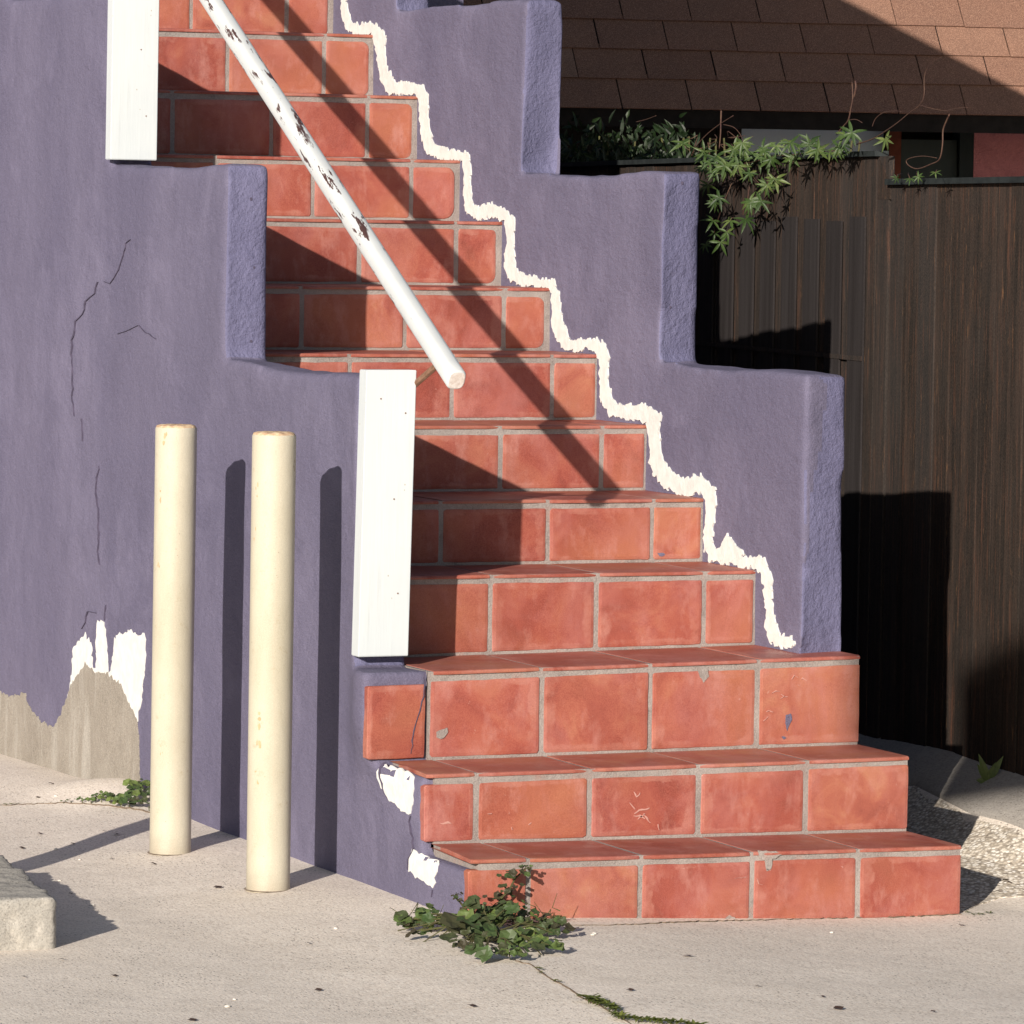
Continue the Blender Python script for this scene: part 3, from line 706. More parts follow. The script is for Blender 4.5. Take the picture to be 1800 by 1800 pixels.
def bracket(tt, wx, wy, wz):
    c = A + D*tt; m = MB(); p0 = Vector((wx, wy, wz)); p1 = c - nrm*.024
    m.tube([p0-hr.location, p0.lerp(p1, .5)-hr.location, p1-hr.location], .009, 8)
    m.build('bracket', RUST, hr)
bracket(.13, -1.275, .75, 1.372)

# ------------------------------------------------------------------ bollards
def bollard(base, top_px, r, label, lean=(0, 0)):
    b = Vector(base); b.z = gh(b.x, b.y)-.004
    h = on(*top_px, 1, b.y).z - b.z if top_px else 1.235
    root = empty('bollard', b, label, 'bollard', 'cream steel bollards before the purple wall')
    m = MB(); n = 48; P = []; zs = [-.05, 0, .004, .3, .6, .9, h-.03, h-.004, h]; rs = [r*1.01, r*1.01, r, r, r, r, r, r, r-.0015]
    for z, rr in zip(zs, rs):
        for k in range(n):
            a = 2*math.pi*k/n; P.append((math.cos(a)*rr + lean[0]*z, math.sin(a)*rr + lean[1]*z, z))
    m.add(P, [(i*n+k, i*n+(k+1) % n, (i+1)*n+(k+1) % n, (i+1)*n+k) for i in range(len(zs)-1) for k in range(n)])
    m.build('post', CREAM, root, True)
    m = MB(); m.add([(math.cos(2*math.pi*k/40)*q*(1+.02*math.sin(k*2.3)), math.sin(2*math.pi*k/40)*q*(1+.03*math.sin(k*1.7)), .0052+z) for q, z in ((r, .001), (r+.006, -.0005)) for k in range(40)], [(k, (k+1) % 40, 40+(k+1) % 40, 40+k) for k in range(40)]); m.build('dirt_ring', CRACKB, root)
    m = MB(); P = [];
    for z, rr in ((h-.002, r-.001), (h+.004, r-.004), (h+.007, r-.016), (h+.008, 0.002)):
        for k in range(n):
            a = 2*math.pi*k/n; P.append((math.cos(a)*rr + lean[0]*z, math.sin(a)*rr + lean[1]*z, z+.0012*math.sin(a*7+h)))
    m.add(P, [(i*n+k, i*n+(k+1) % n, (i+1)*n+(k+1) % n, (i+1)*n+k) for i in range(3) for k in range(n)] + [tuple(3*n+k for k in range(n))])
    m.build('cap', CAPR, root, True)
    # rust spots
    m = MB()
    for fz, ang, s_ in CH[label[:4]]:
        a0 = math.radians(ang)
        for q in range(3):
            zz = h*fz+random.uniform(-.02, .02); aa = a0+random.uniform(-.1, .1); ww = s_*random.uniform(.5, 1); hh = s_*random.uniform(.8, 2.2)
            V = []
            for k in range(9):
                t = 2*math.pi*k/9; jit = random.uniform(.7, 1.2); az = aa + math.cos(t)*ww/r*jit; z = zz+math.sin(t)*hh*jit
                V.append((math.cos(az)*(r+.0006)+lean[0]*z, math.sin(az)*(r+.0006)+lean[1]*z, z))
            m = MB(); m.add(V, [tuple(range(9))]); m.build('rust_chip', CHIP, root)
    return root
CRACKB = mat_simple('grime', (.16, .12, .09), (.30, .24, .19), 60, .95, .2)
CHIP = mat_simple('chipped paint spot', (.42, .30, .17), (.55, .42, .26), 90, .8, .3)
CAPR = mat_simple('rusty cream cap', (.40, .22, .14), (.72, .58, .38), 60, .8, .4, 120, .003)
CH = {'left': [(.97, -140, .006), (.84, -150, .003), (.68, -155, .003), (.25, -140, .002)], 'righ': [(.88, -160, .0035), (.78, -165, .0035), (.38, -140, .006), (.32, -142, .0045), (.25, -145, .003), (.93, -45, .003)], 'thir': [(.5, -100, .003)]}
g1, g2 = ground_at(299, 1499), ground_at(471, 1563)
bollard(g1, (311, 751), .058, 'left of the two cream bollards, nearer the scraped wall and the green weeds', (.004, 0))
bollard(g2, (478, 764), .058, 'right of the two cream bollards, nearer the white board, with rust spots low down', (.002, 0))
# the one just outside the frame whose shadow lies across the sidewalk
g3 = ground_at(150, 1487); kk = 1.02
for _ in range(40):
    q = g3 - Vector((SUN.x, SUN.y, 0)).normalized()*kk; v = q - CAM; pxx = 900 + FPX*v.dot(RI)/v.dot(FW)
    if pxx < -75: break
    kk += .03
bollard(q, None, .058, 'third cream bollard, off the left edge, casting the long shadow behind the concrete slab', (.0, 0))

# ------------------------------------------------------------------ concrete slab at the lower left
c0 = ground_at(96, 1668)
th8 = math.radians(23-15.4-0); dbk = (Fh*math.cos(math.radians(15.4)) - R0*math.sin(math.radians(15.4))).normalized()
dlf = Vector((-1, 0, 0))
bm = bmesh.new(); hb = .128
P = [c0, c0+dlf*1.3, c0+dlf*1.3+dbk*1.05, c0+dbk*1.05]
lo = [bm.verts.new(p+Vector((0, 0, -.05))) for p in P]; hi = [bm.verts.new(Vector((p.x, p.y, c0.z+hb))) for p in P]
bm.faces.new(lo); bm.faces.new(hi[::-1])
for i in range(4): bm.faces.new((lo[i], lo[(i+1) % 4], hi[(i+1) % 4], hi[i]))
tmp = from_bm('tmp', bm); md = tmp.modifiers.new('r', 'REMESH'); md.mode = 'VOXEL'; md.voxel_size = .011
me = bpy.data.meshes.new_from_object(tmp.evaluated_get(bpy.context.evaluated_depsgraph_get())); bpy.data.objects.remove(tmp)
V = np.empty(len(me.vertices)*3); me.vertices.foreach_get('co', V); V = V.reshape(-1, 3)
E_ = np.empty(len(me.edges)*2, dtype=np.int64); me.edges.foreach_get('vertices', E_); E_ = E_.reshape(-1, 2)
V = laplace(V, E_, 2, np.ones(len(V)))
for i, v in enumerate(V):
    q = Vector(v); top = sst(c0.z+hb-.03, c0.z+hb-.005, q.z)
    a = .010*noise.noise(q*22)+.007*noise.noise(q*60) + .012*noise.noise(q*7)
    V[i] = (q.x+a, q.y+a*.7*(1-.5*top), q.z+a*.35)
me.vertices.foreach_set('co', V.ravel()); me.update()
slab = link('concrete_slab', me, CONC2, None, True)
tag(slab, 'chunky grey concrete slab with a broken rough edge lying at the lower left', 'slab')

# ------------------------------------------------------------------ fence
FP = Vector((.77, 1.51, 0)); fd = Vector((.18, 1.17, 0)).normalized(); fn = Vector((-fd.y, fd.x, 0))
def fpt(y, out, z):                               # point on the fence by its y, out metres in front of the face
    t = (y-FP.y)/fd.y; return FP + fd*t + fn*out + Vector((0, 0, z))
def fbox(mb, y0, y1, o0, o1, z0, z1, tone=0, z1b=None):
    z1b = z1 if z1b is None else z1b
    a = [fpt(y0, o0, z0), fpt(y1, o0, z0), fpt(y1, o1, z0), fpt(y0, o1, z0), fpt(y0, o0, z1), fpt(y1, o0, z1b), fpt(y1, o1, z1b), fpt(y0, o1, z1)]
    mb.add(a, [(0,3,2,1),(4,5,6,7),(0,1,5,4),(1,2,6,5),(2,3,7,6),(3,0,4,7)], tone)
fe = empty('fence', fpt(2.2, 0, .2), 'tall dark brown board fence with a stepped top behind the right stucco wall', 'fence')
m = MB(); y = 2.16
while y < 6.2:
    wdt = random.uniform(.115, .15); fbox(m, y+.003, y+wdt-.003, -.018, random.uniform(-.002, .002), .10, 2.035, random.random()); y += wdt
ob(fe, m.build('gate_boards', FENCE))
m = MB(); y = .1
while y < 2.10:
    wdt = min(random.uniform(.12, .16), 2.14-y); fbox(m, y+.0025, y+wdt-.0025, -.018, random.uniform(-.002, .002), .10, 1.945, random.random()); y += wdt
fbox(m, 2.142, 2.262, -.019, .0005, 1.90, 1.945, .3, 2.035)
ob(fe, m.build('fence_boards', FENCE))
m = MB(); y = 2.36
while y < 5.2:
    fbox(m, y, y+.15, .0035, .010, .12, 1.84+random.uniform(-.01, .01), .5); y += .235
ob(fe, m.build('batten', BATTEN))
m = MB(); fbox(m, 2.25, 6.2, -.028, .018, 2.035, 2.052); ob(fe, m.build('cap_rail', CAPM))
m = MB(); fbox(m, .1, 2.15, -.028, .018, 1.945, 1.963); ob(fe, m.build('cap_rail', CAPM))
m = MB(); fbox(m, 2.36, 6.0, .0105, .0125, 1.39, 1.405, .4); ob(fe, m.build('cross_rail', FENCE))
for yy in (.6, 2.1, 3.9, 5.7):
    m = MB(); fbox(m, yy, yy+.09, -.11, -.021, -.1, 1.93); ob(fe, m.build('post', DARKW))

# ------------------------------------------------------------------ neighbouring house: steep shingle eave, window, pink wall
al = math.radians(8); ex = (R0*math.cos(al) + Fh*math.sin(al)).normalized(); gy_ = (-R0*math.sin(al) + Fh*math.cos(al)).normalized()
EO = Vector((2.356, 8.15, 2.322)); ez = .0105                        # eave sags a little towards its right end in the photo
hs = empty('neighbour_house', EO - Vector((0, 0, 2.32)), 'neighbouring house with steep brown shingle eave and pink wall behind the fence', 'house')
def H(u, g, z): return EO + ex*u + gy_*g + Vector((0, 0, z - u*ez*.0))
def hbox(mb, u0, u1, g0, g1, z0, z1, tone=0):
    a = [H(u0,g0,z0),H(u1,g0,z0),H(u1,g1,z0),H(u0,g1,z0),H(u0,g0,z1),H(u1,g0,z1),H(u1,g1,z1),H(u0,g1,z1)]
    mb.add(a, [(0,3,2,1),(4,5,6,7),(0,1,5,4),(1,2,6,5),(2,3,7,6),(3,0,4,7)], tone)
SLP = math.radians(60); sv = Vector((0, math.cos(SLP), math.sin(SLP))); sn = Vector((0, -math.sin(SLP), math.cos(SLP)))
def RP(u, s, o): return H(u, sv.y*s + sn.y*o, sv.z*s + sn.z*o)
m = MB(); EXPO = .1535; tabw = .3105
offs = [.275, .40, .505, .31, .44, .25, .38, .5, .3, .42, .27, .36]
for c in range(12):
    k = -8
    while True:
        u0 = offs[c] - tabw + k*tabw*1.0; u1 = u0 + tabw; k += 1
        if u1 < -2.2: continue
        if u0 > 6: break
        s0 = c*EXPO + random.uniform(-.0015, .0015); s1 = (c+1)*EXPO+.03; o0 = .012; o1 = .002
        a = u0+random.uniform(.0015, .004); b = u1-random.uniform(.0015, .004); jt = random.uniform(0, .002)
        sk_ = -.11*(s1-s0)
        V = [RP(a, s0, o0-.006), RP(b, s0, o0-.006), RP(b, s0, o0+jt), RP(a, s0, o0+jt), RP(a+sk_, s1, o1-.004), RP(b+sk_, s1, o1-.004), RP(b+sk_, s1, o1), RP(a+sk_, s1, o1)]
        m.add(V, [(0,1,2,3),(3,2,6,7),(0,3,7,4),(1,5,6,2),(0,4,5,1)], random.choice([.0, .15, .3, .45, .6, 1.0 if random.random() < .6 else .4]))
shg = ob(hs, m.build('roof', SHING)); bpy.context.view_layer.update()
m = MB(); V = [RP(-2.2, 0.004, -.008), RP(6, 0.004, -.008), RP(6, 12*EXPO, -.008), RP(-2.2, 12*EXPO, -.008), RP(-2.2, .004, -.03), RP(6, .004, -.03), RP(6, 12*EXPO, -.03), RP(-2.2, 12*EXPO, -.03)]
m.add(V, [(0,1,2,3),(7,6,5,4),(0,4,5,1),(1,5,6,2),(2,6,7,3),(3,7,4,0)])
ob(hs, m.build('roof_deck', mat_simple('dark felt', (.016, .013, .015), (.028, .022, .022), 30, .95)))
m = MB(); hbox(m, -2.2, 6, .93, 4.5, 1.58, 1.66); ob(hs, m.build('flat_roof', DARKW))
m = MB(); hbox(m, -2.2, 6, .012, .045, -.075, .002); ob(hs, m.build('fascia', DARKW))
m = MB(); hbox(m, -2.2, 6, .045, .50, -.03, -.012); ob(hs, m.build('soffit', DARKW))
WG = .45; wp0 = H(0, WG, 0)
def hu(px, py):                                    # (u, z) on the house wall
    q = onp(px, py, wp0, gy_); d = q-EO; return d.dot(ex), d.z
uw0, _ = hu(1310, 230); uw1, _ = hu(1560, 230); up0, _ = hu(1563, 260); up1, _ = hu(1584, 260); ud1, _ = hu(1685, 260); uk, _ = hu(1712, 260)
_, zl = hu(1400, 222)
m = MB(); hbox(m, -2.2, uw0-.125, WG+.05, WG+.19, -2.32, -.012); ob(hs, m.build('side_wall', DARKW))
m = MB(); hbox(m, uk, 6, WG, WG+.19, -2.32, -.012)
wl = ob(hs, m.build('wall', PINK)); tag(wl, 'pink stucco wall under the eave')
m = MB(); hbox(m, -2.2, uk, WG+.2, WG+.25, -2.32, -.012); ob(hs, m.build('dark_recess', DARKW))
wr = MB(); hbox(wr, uw0-.12, uw1+.0, WG+.06, WG+.16, zl-.01, -.012); hbox(wr, uw0-.12, uw0-.005, WG+.06, WG+.16, -1.3, zl-.01); wo = ob(hs, wr.build('window', DARKW)); bpy.context.view_layer.update()
m = MB(); hbox(m, uw0-.005, uw1, WG+.08, WG+.1, -1.2, zl-.012); c_ = m.build('pane', CURT); c_.parent = wo; c_.matrix_parent_inverse = wo.matrix_world.inverted()
m = MB(); hbox(m, uw0-.12, uw1+.02, WG+.02, WG+.058, zl-.003, zl+.028); c_ = m.build('window_head', CAPM); c_.parent = wo; c_.matrix_parent_inverse = wo.matrix_world.inverted()
m = MB(); hbox(m, up0, up1, WG, WG+.1, -2.32, zl-.01); ob(hs, m.build('timber_post', RUSTW))
m = MB(); hbox(m, up1+.003, ud1, WG+.03, WG+.08, -2.32, -.1); ob(hs, m.build('shutter', GPANEL))
m = MB(); hbox(m, ud1+.003, uk-.003, WG-.01, WG+.14, -2.32, -.05); ob(hs, m.build('jamb', mat_simple('black green jamb', (.01, .014, .014), (.018, .024, .022), 8, .8, .1)))

# unseen purple house; its upper storey is shaped to shade the neighbouring roof
up = empty('unseen_house', (-2, 6, 0), 'unseen purple house above the tiled stairs, its gabled upper storey added to shade the neighbouring roof', 'house')
def prism(name, P, y0, y1, mat, par):
    bm = bmesh.new(); a = [bm.verts.new((x, y0, z)) for x, z in P]; b = [bm.verts.new((x, y1, z)) for x, z in P]
    bm.faces.new(a); bm.faces.new(b[::-1])
    for i in range(len(P)): j = (i+1) % len(P); bm.faces.new((a[i], b[i], b[j], a[j]))
    return ob(par, from_bm(name, bm, mat))
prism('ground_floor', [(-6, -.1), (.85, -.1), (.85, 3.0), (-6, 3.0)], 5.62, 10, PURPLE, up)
prism('shade_storey', [(-6, 3.003), (2.75, 3.003), (2.75, 3.12), (1.48, 3.82), (-1.6, 5.52), (-6, 3.9)], 5.50, 6.6, PURPLE, up)
prism('roof_edge', [(2.9, 3.03), (2.9, 3.08), (-1.6, 5.59), (-6.1, 3.96), (-6.1, 3.905), (-1.6, 5.53)], 5.40, 6.7, SHING, up)

# ------------------------------------------------------------------ unseen blocker on a post, added to cast a square shadow on the fence foot
hv = Vector((math.sin(AZ), math.cos(AZ), 0)); pv = Vector((math.cos(AZ), -math.sin(AZ), 0)); slope = -SUN.z/math.hypot(SUN.x, SUN.y)
def back(u, x, zf, xf): # height of the ray that reaches height zf at xf
    return zf + (xf-x)/hv.x*slope
us, ue, xb = -.440, -.03, -7.0
cx_ = pv*((us+ue)/2); tt = (xb-cx_.x)/hv.x; pc = cx_ + hv*tt; ztop = back(0, xb, .555, .74)
sg = empty('shadow_blocker', (pc.x, pc.y, ztop), 'unseen square panel on a post arm, added to shade the foot of the fence', 'blocker')
m = MB(); hw = (ue-us)/2
a = [pv*(-hw), pv*hw]; V = []
for q in a:
    for o_ in (-.004, .004):
        for z in (-.47, 0): V.append(q+hv*o_+ZZ*z)
m.add(V, [(0,1,3,2),(4,6,7,5),(0,4,5,1),(2,3,7,6),(1,5,7,3),(0,2,6,4)]); m.build('blocker_plate', RUSTW, sg)
m = MB(); m.tube([pv*(-hw)+ZZ*.02, pv*1.9+ZZ*.02], .012, 8); m.build('arm', RUST, sg)
m = MB(); m.tube([pv*1.9+ZZ*.1, pv*1.9-ZZ*(ztop+.05)], .03, 12); m.build('post', RUST, sg)

# ------------------------------------------------------------------ foliage
def blade(mb, base, d, nrm_, length, width, tone, droop=.25, seg=4, shape=1.0, fold=.25):
    d = d.normalized(); s = d.cross(nrm_).normalized(); n = s.cross(d).normalized(); V = []
    for i in range(seg+1):
        t = i/seg; wv = width*(math.sin(math.pi*min(1, t**.8*.97+.03)))**shape; c = base + d*length*t - n*droop*length*t*t
        V += [c - s*wv*.5 + n*wv*fold*.5, c, c + s*wv*.5 + n*wv*fold*.5]
    F_ = []
    for i in range(seg): F_ += [(3*i, 3*i+3, 3*i+4, 3*i+1), (3*i+1, 3*i+4, 3*i+5, 3*i+2)]
    mb.add(V, F_, tone)
def rvec(): return Vector((random.gauss(0, 1), random.gauss(0, 1), random.gauss(0, 1))).normalized()
def palmate(mb, c, face, r, tone, n=None):
    n = n or random.choice([5, 5, 6, 7]); face = face.normalized(); a = face.orthogonal().normalized(); b = face.cross(a)
    # hang the leaf: central leaflet roughly down or outwards
    ph = math.atan2(b.z, a.z) + math.pi + random.uniform(-.9, .9)
    for k in range(n):
        q = ph + (k-(n-1)/2)*math.radians(300/n)*random.uniform(.9, 1.1)
        d = a*math.cos(q) + b*math.sin(q)
        blade(mb, c, d, face, r*(1-.25*abs(k-(n-1)/2)/n*2)*random.uniform(.85, 1.1), r*.19, min(1, max(0, tone+random.uniform(-.2, .2))), random.uniform(.05, .5), 4)
TOCAM = (CAM-Vector((1, 3, 2))).normalized()
def fpx(px, py, out):                             # point above/before the fence face on a sight line
    return onp(px, py, FP+fn*out, fn)
vine = empty('climbing_vine', fpx(1290, 400, .0) , 'green climbing vine with fingered leaves trailing over the fence top', 'vine')
zA = [(650,600),(720,560),(860,480),(940,540),(980,690),(1190,480),(1290,440),(1300,570),(1450,460),(1520,510),(1740,400),(1700,500),(1110,790),(1190,740),(740,890),(700,930),(980,920),(1070,910),(690,1070),(830,1070),(950,1060),(700,1170),(800,1160),(750,1240),(640,800),(460,460),(620,520),(820,620),(900,640),(1050,560),(630,1260),(600,650),(760,640),(860,560),(1080,500),(930,470),(1130,590),(700,700)]
zB = [(110,660),(180,740),(370,700),(440,600),(700,650),(790,955),(900,965),(960,945),(1100,915),(30,740),(260,760),(330,745)]
cl_ = [(1100+x/4.5, 150+y/4.5) for x, y in zA] + [(1400+x/4.5, 100+y/4.5) for x, y in zB]
m = MB(); ms = MB(); prev = None
for i, (x, y) in enumerate(cl_):
    small = 1 if i < 42 else (.5 if y > 300 else .8)
    for q in range(2 if y < 360 and i < 38 else 1):
        c = fpx(x+random.uniform(-5, 5)*q, y+random.uniform(-5, 5)*q, random.uniform(.03, .10)+.04*q)
        face = (TOCAM*1.1 + ZZ*random.uniform(.2, .8) + rvec()*.55)
        palmate(m, c, face, random.uniform(.034, .060)*small, random.uniform(.05, .8))
        root = fpx(x+random.uniform(-12, 12), y-random.uniform(4, 14)*(1 if y > 300 else -1), .02)
        ms.tube([root, root.lerp(c, .5)+rvec()*.006, c], .0011, 5)
ob(vine, m.build('foliage', LEAF))
def tendril(pts, out, r0=.0018, r1=.0009, k=4.5, ox=1100, oy=150):
    P = [fpx(ox+x/k, oy+y/k, o) for (x, y), o in zip(pts, out)]
    Q = []
    for i in range(len(P)-1):
        for s_ in range(5):
            t = s_/5; a = P[max(i-1, 0)]; b = P[i]; c = P[i+1]; d = P[min(i+2, len(P)-1)]
            Q.append(.5*((2*b)+(-a+c)*t+(2*a-5*b+4*c-d)*t*t+(-a+3*b-3*c+d)*t**3))
    Q.append(P[-1]); ms.tube(Q, [r0+(r1-r0)*i/(len(Q)-1) for i in range(len(Q))], 6)
tendril([(480,690),(600,650),(700,590),(800,520),(890,445),(975,380),(1010,300),(1010,180),(1030,100),(1080,40),(1150,0)], [.05, .06, .07, .08, .08, .08, .08, .08, .08, .08, .08], .0022, .0008, 4.5, 1400, 100)
tendril([(320,610),(370,550),(410,500),(430,410),(445,320),(440,200)], [.04]*6, .003, .0016, 4.5, 1400, 100)
tendril([(455,320),(470,240),(465,190)], [.04]*3, .003, .003, 4.5, 1400, 100)
tendril([(600,550),(625,490),(680,445),(760,428),(830,432)], [.06]*5, .0015, .001, 4.5, 1400, 100)
tendril([(975,380),(1060,405),(1170,425),(1280,405),(1360,400)], [.08]*5, .0012, .0008, 4.5, 1400, 100)
tendril([(1210,455),(1185,510),(1160,580),(1155,700),(1130,810),(1060,850),(960,885),(890,860),(870,820),(920,795),(1010,785),(1110,800)], [.05]*12, .0026, .001, 4.5, 1400, 100)
tendril([(410,500),(470,495),(520,520)], [.04]*3, .0014, .001, 4.5, 1400, 100)
tendril([(520,560),(560,480),(640,390),(740,310),(850,240)], [.05]*5, .0026, .0014)
tendril([(755,200),(752,300),(750,380),(740,500)], [.05]*4, .003, .002)
tendril([(770,310),(850,330),(900,380),(930,440)], [.05]*4, .0016, .001)
tendril([(80,290),(160,270),(240,240)], [.05]*3, .0014, .001)
for _ in range(16):
    x, y = random.uniform(560, 900), random.uniform(380, 520); tendril([(x, y), (x+random.uniform(-90, 90), y+random.uniform(-50, 50)), (x+random.uniform(-120, 120), y+random.uniform(-60, 80))], [.03, .05, .04], .0016, .001)
for a, b in (((900,600),(700,760)),((760,800),(830,620)),((700,1160),(870,700)),((960,1060),(1000,700)),((1180,560),(640,620)),((1500,520),(1150,560)),((1720,520),(1500,530)),((1100,820),(1000,700))):
    tendril([a, ((a[0]+b[0])/2+random.uniform(-30, 30), (a[1]+b[1])/2+random.uniform(-30, 30)), b], [.03, .06, .03], .0022, .0014)
ob(vine, ms.build('stems', STEM, smooth=True))
# dark hedge in the gap behind the stair wall
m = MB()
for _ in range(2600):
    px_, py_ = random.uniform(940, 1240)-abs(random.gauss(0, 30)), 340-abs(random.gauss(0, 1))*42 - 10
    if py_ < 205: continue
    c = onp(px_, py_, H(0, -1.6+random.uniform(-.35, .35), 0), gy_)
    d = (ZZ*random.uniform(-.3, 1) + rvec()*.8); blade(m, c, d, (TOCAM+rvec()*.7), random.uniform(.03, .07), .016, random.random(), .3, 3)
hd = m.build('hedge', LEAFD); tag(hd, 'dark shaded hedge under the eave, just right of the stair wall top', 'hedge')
ms = MB()
for k in range(14):
    b = H(random.uniform(-.3, .9), -1.6+random.uniform(-.2, .2), -2.3); ms.tube([b, b+Vector((random.uniform(-.1, .1), 0, 1.1)), b+Vector((random.uniform(-.2, .2), 0, 2.15))], [.012, .009, .004], 6)
st_ = ms.build('stems', WSTEM); st_.parent = hd

def rosette(mb, c, n, r, tone, up_=.35, round_=True, spread=1.0):
    for k in range(n):
        a = random.uniform(0, 2*math.pi); d = Vector((math.cos(a), math.sin(a), up_+random.uniform(-.15, .35)))
        pet = c + d*r*random.uniform(.3, 1.0)*spread
        if round_:
            nn = (ZZ + Vector((d.x, d.y, 0))*random.uniform(-.2, .8) + (TOCAM*.5) + rvec()*.45).normalized(); aa = nn.orthogonal().normalized(); bb = nn.cross(aa)
            R_ = r*random.uniform(.20, .48)*random.choice([.6, 1, 1]); V = [pet]; K = 11
            tn = min(1, max(0, tone+random.uniform(-.35, .35)))
            for q in range(K):
                t = 2*math.pi*q/K; rr = R_*(1+.10*math.sin(t*5+a)); V.append(pet + aa*math.cos(t)*rr*.55 + bb*math.sin(t)*rr*.55 + nn*(.16*R_))
            for q in range(K):
                t = 2*math.pi*q/K; rr = R_*(1+.13*math.sin(t*5+a))*(.72 if q == 0 else 1); V.append(pet + aa*math.cos(t)*rr + bb*math.sin(t)*rr + nn*(.30*R_*(.6+.5*math.sin(t*3+a))))
            mb.add(V, [(0, q+1, (q+1) % K+1) for q in range(K)]+[(q+1, K+q+1, K+(q+1) % K+1, (q+1) % K+1) for q in range(K)], tn)
        else:
            blade(mb, c, d, ZZ, r*random.uniform(.6, 1.1), r*.3, min(1, max(0, tone+random.uniform(-.3, .3))), random.uniform(.1, .6), 3)
# weed clump at the foot of the stairs
wc = ground_at(860, 1655)
wd = empty('weed_clump', wc, 'leafy green weed clump with a tall stem at the left foot of the tiled stairs', 'weed')
m = MB(); ms = MB()
lump = [(724,1625,.05,8,.5),(735,1655,.04,6,.3),(712,1640,.03,5,.3),(745,1610,.05,7,.55),(795,1625,.05,9,.8),(775,1640,.05,8,.5),(830,1655,.075,11,.45),(815,1675,.06,7,.35),(860,1690,.05,7,.35),(880,1665,.06,9,.5),(905,1690,.05,8,.7),(930,1670,.055,9,.65),(955,1680,.045,7,.6),(950,1645,.05,8,.5),(975,1630,.05,7,.35),(985,1650,.04,7,.3),(870,1615,.05,9,.65),(845,1600,.045,8,.6),(900,1600,.05,9,.45),(915,1620,.05,8,.5),(840,1630,.06,9,.6)]
for x, y, r, n, tn in lump:
    gp = ground_at(x, max(y, 1640)); gp.y = min(gp.y, -.03) if gp.x > -1.4 else gp.y
    c = on(x, y, 1, gp.y); c.z = max(c.z, gh(c.x, c.y)+.012)
    rosette(m, c, n+3, r*.92, tn, .3); 
    for q in range(3): ms.tube([Vector((wc.x+random.uniform(-.05, .05), wc.y+random.uniform(0, .05), wc.z)), wc.lerp(c, .6)+ZZ*.03, c+rvec()*.02], .0016, 5)
stp = [(870,1640),(868,1610),(880,1580),(895,1565),(905,1545),(925,1525)]
Pp = [on(x, y, 1, -.045) for x, y in stp]; ms.tube(Pp, [.004, .0035, .003, .003, .0025, .002], 6)
for i, p in enumerate(Pp):
    for q in range(3 if i else 1): rosette(m, p+rvec()*.012, 3, .030 if i < 5 else .018, .15+.3*random.random(), .2)
stp = [(835,1625),(820,1600),(808,1585),(800,1577)]
Pp = [on(x, y, 1, -.06) for x, y in stp]; ms.tube(Pp, [.003, .003, .0025, .002], 6)
for p in Pp[1:]: rosette(m, p, 5, .018, .05, .3)
for _ in range(50):
    x, y = random.uniform(780, 985), random.uniform(1600, 1690); c = on(x, y, 1, -.08+random.uniform(-.03, .03)); c.z = max(c.z, gh(c.x, c.y)+.01)
    rosette(m, c, 3, .022, random.uniform(.3, 1), .4, False)
for _ in range(60):
    x, y = random.uniform(700, 990), random.uniform(1600, 1690); a = on(x, y, 1, -.09+random.uniform(-.04, .04)); a.z = max(a.z, gh(a.x, a.y)+.008)
    ms.tube([a, a+rvec()*.02+ZZ*.01, a+rvec()*.035+ZZ*.012], [.0016, .0012, .0006], 5)
ob(wd, m.build('foliage', WEED)); ob(wd, ms.build('stems', WSTEM))
# weeds behind the left bollard, against the wall
def weed(name, pts, label, mat=WEED, round_=True, cat='weed', group=None):
    c0_ = ground_at(*pts[0][:2]); root = empty(name, c0_, label, cat, group); m = MB(); ms = MB()
    for x, y, r, n, tn in pts:
        c = ground_at(x, y); c.z += r*.35; rosette(m, c, n, r, tn, .35, round_)
        ms.tube([c-ZZ*r*.5, c], .0015, 5)
    ob(root, m.build('foliage', mat))
    if round_: ob(root, ms.build('stems', WSTEM))
    return root
weed('wall_weed', [(238,1410,.05,9,.55),(255,1405,.05,9,.5),(228,1420,.035,7,.4),(262,1425,.04,7,.3),(345,1425,.035,6,.25),(350,1435,.03,5,.2),(243,1395,.04,7,.6),(252,1388,.03,5,.4)], 'dark round-leaved weed growing against the wall behind the left bollard')
weed('creeping_weed', [(212,1418,.028,9,.8),(195,1412,.025,9,.9),(178,1410,.022,8,.8),(160,1412,.02,8,.9),(145,1411,.018,8,.8),(125,1411,.014,7,.5),(112,1412,.010,6,.4),(205,1408,.025,8,.6),(188,1404,.02,8,.7),(168,1405,.016,8,.6)], 'low creeping weed with small bright leaves along the sidewalk joint left of the bollards')
weed('moss_tuft', [(8,1416,.012,10,.7),(20,1416,.012,10,.8),(30,1414,.010,8,.6),(-4,1417,.012,8,.6)], 'small moss tuft in the joint at the far left edge of the sidewalk', MOSS, False, 'moss')
weed('crack_weed', [(948,1706,.016,10,.6),(950,1712,.010,8,.5)], 'tiny green sprout in the sidewalk crack nearest the weed clump', MOSS, False)
weed('crack_weed', [(975,1727,.014,12,.8),(985,1728,.010,8,.7)], 'tiny sprout in the sidewalk crack, second from the weed clump', MOSS, False)
weed('crack_moss', [(1030+i*7.5, 1755+i*4.2+random.uniform(-7, 7), .026, 22, random.uniform(.35, .7)) for i in range(9)] + [(1045+i*9, 1764+i*4, .022, 18, .5) for i in range(5)], 'patch of low moss filling the sidewalk crack below the steps', MOSS, False, 'moss')
weed('crack_moss', [(1100+i*12, 1795+i*1.2, .024, 18, .7) for i in range(12)], 'mossy growth in the crack cut by the bottom edge of the photo', MOSS, False, 'moss')
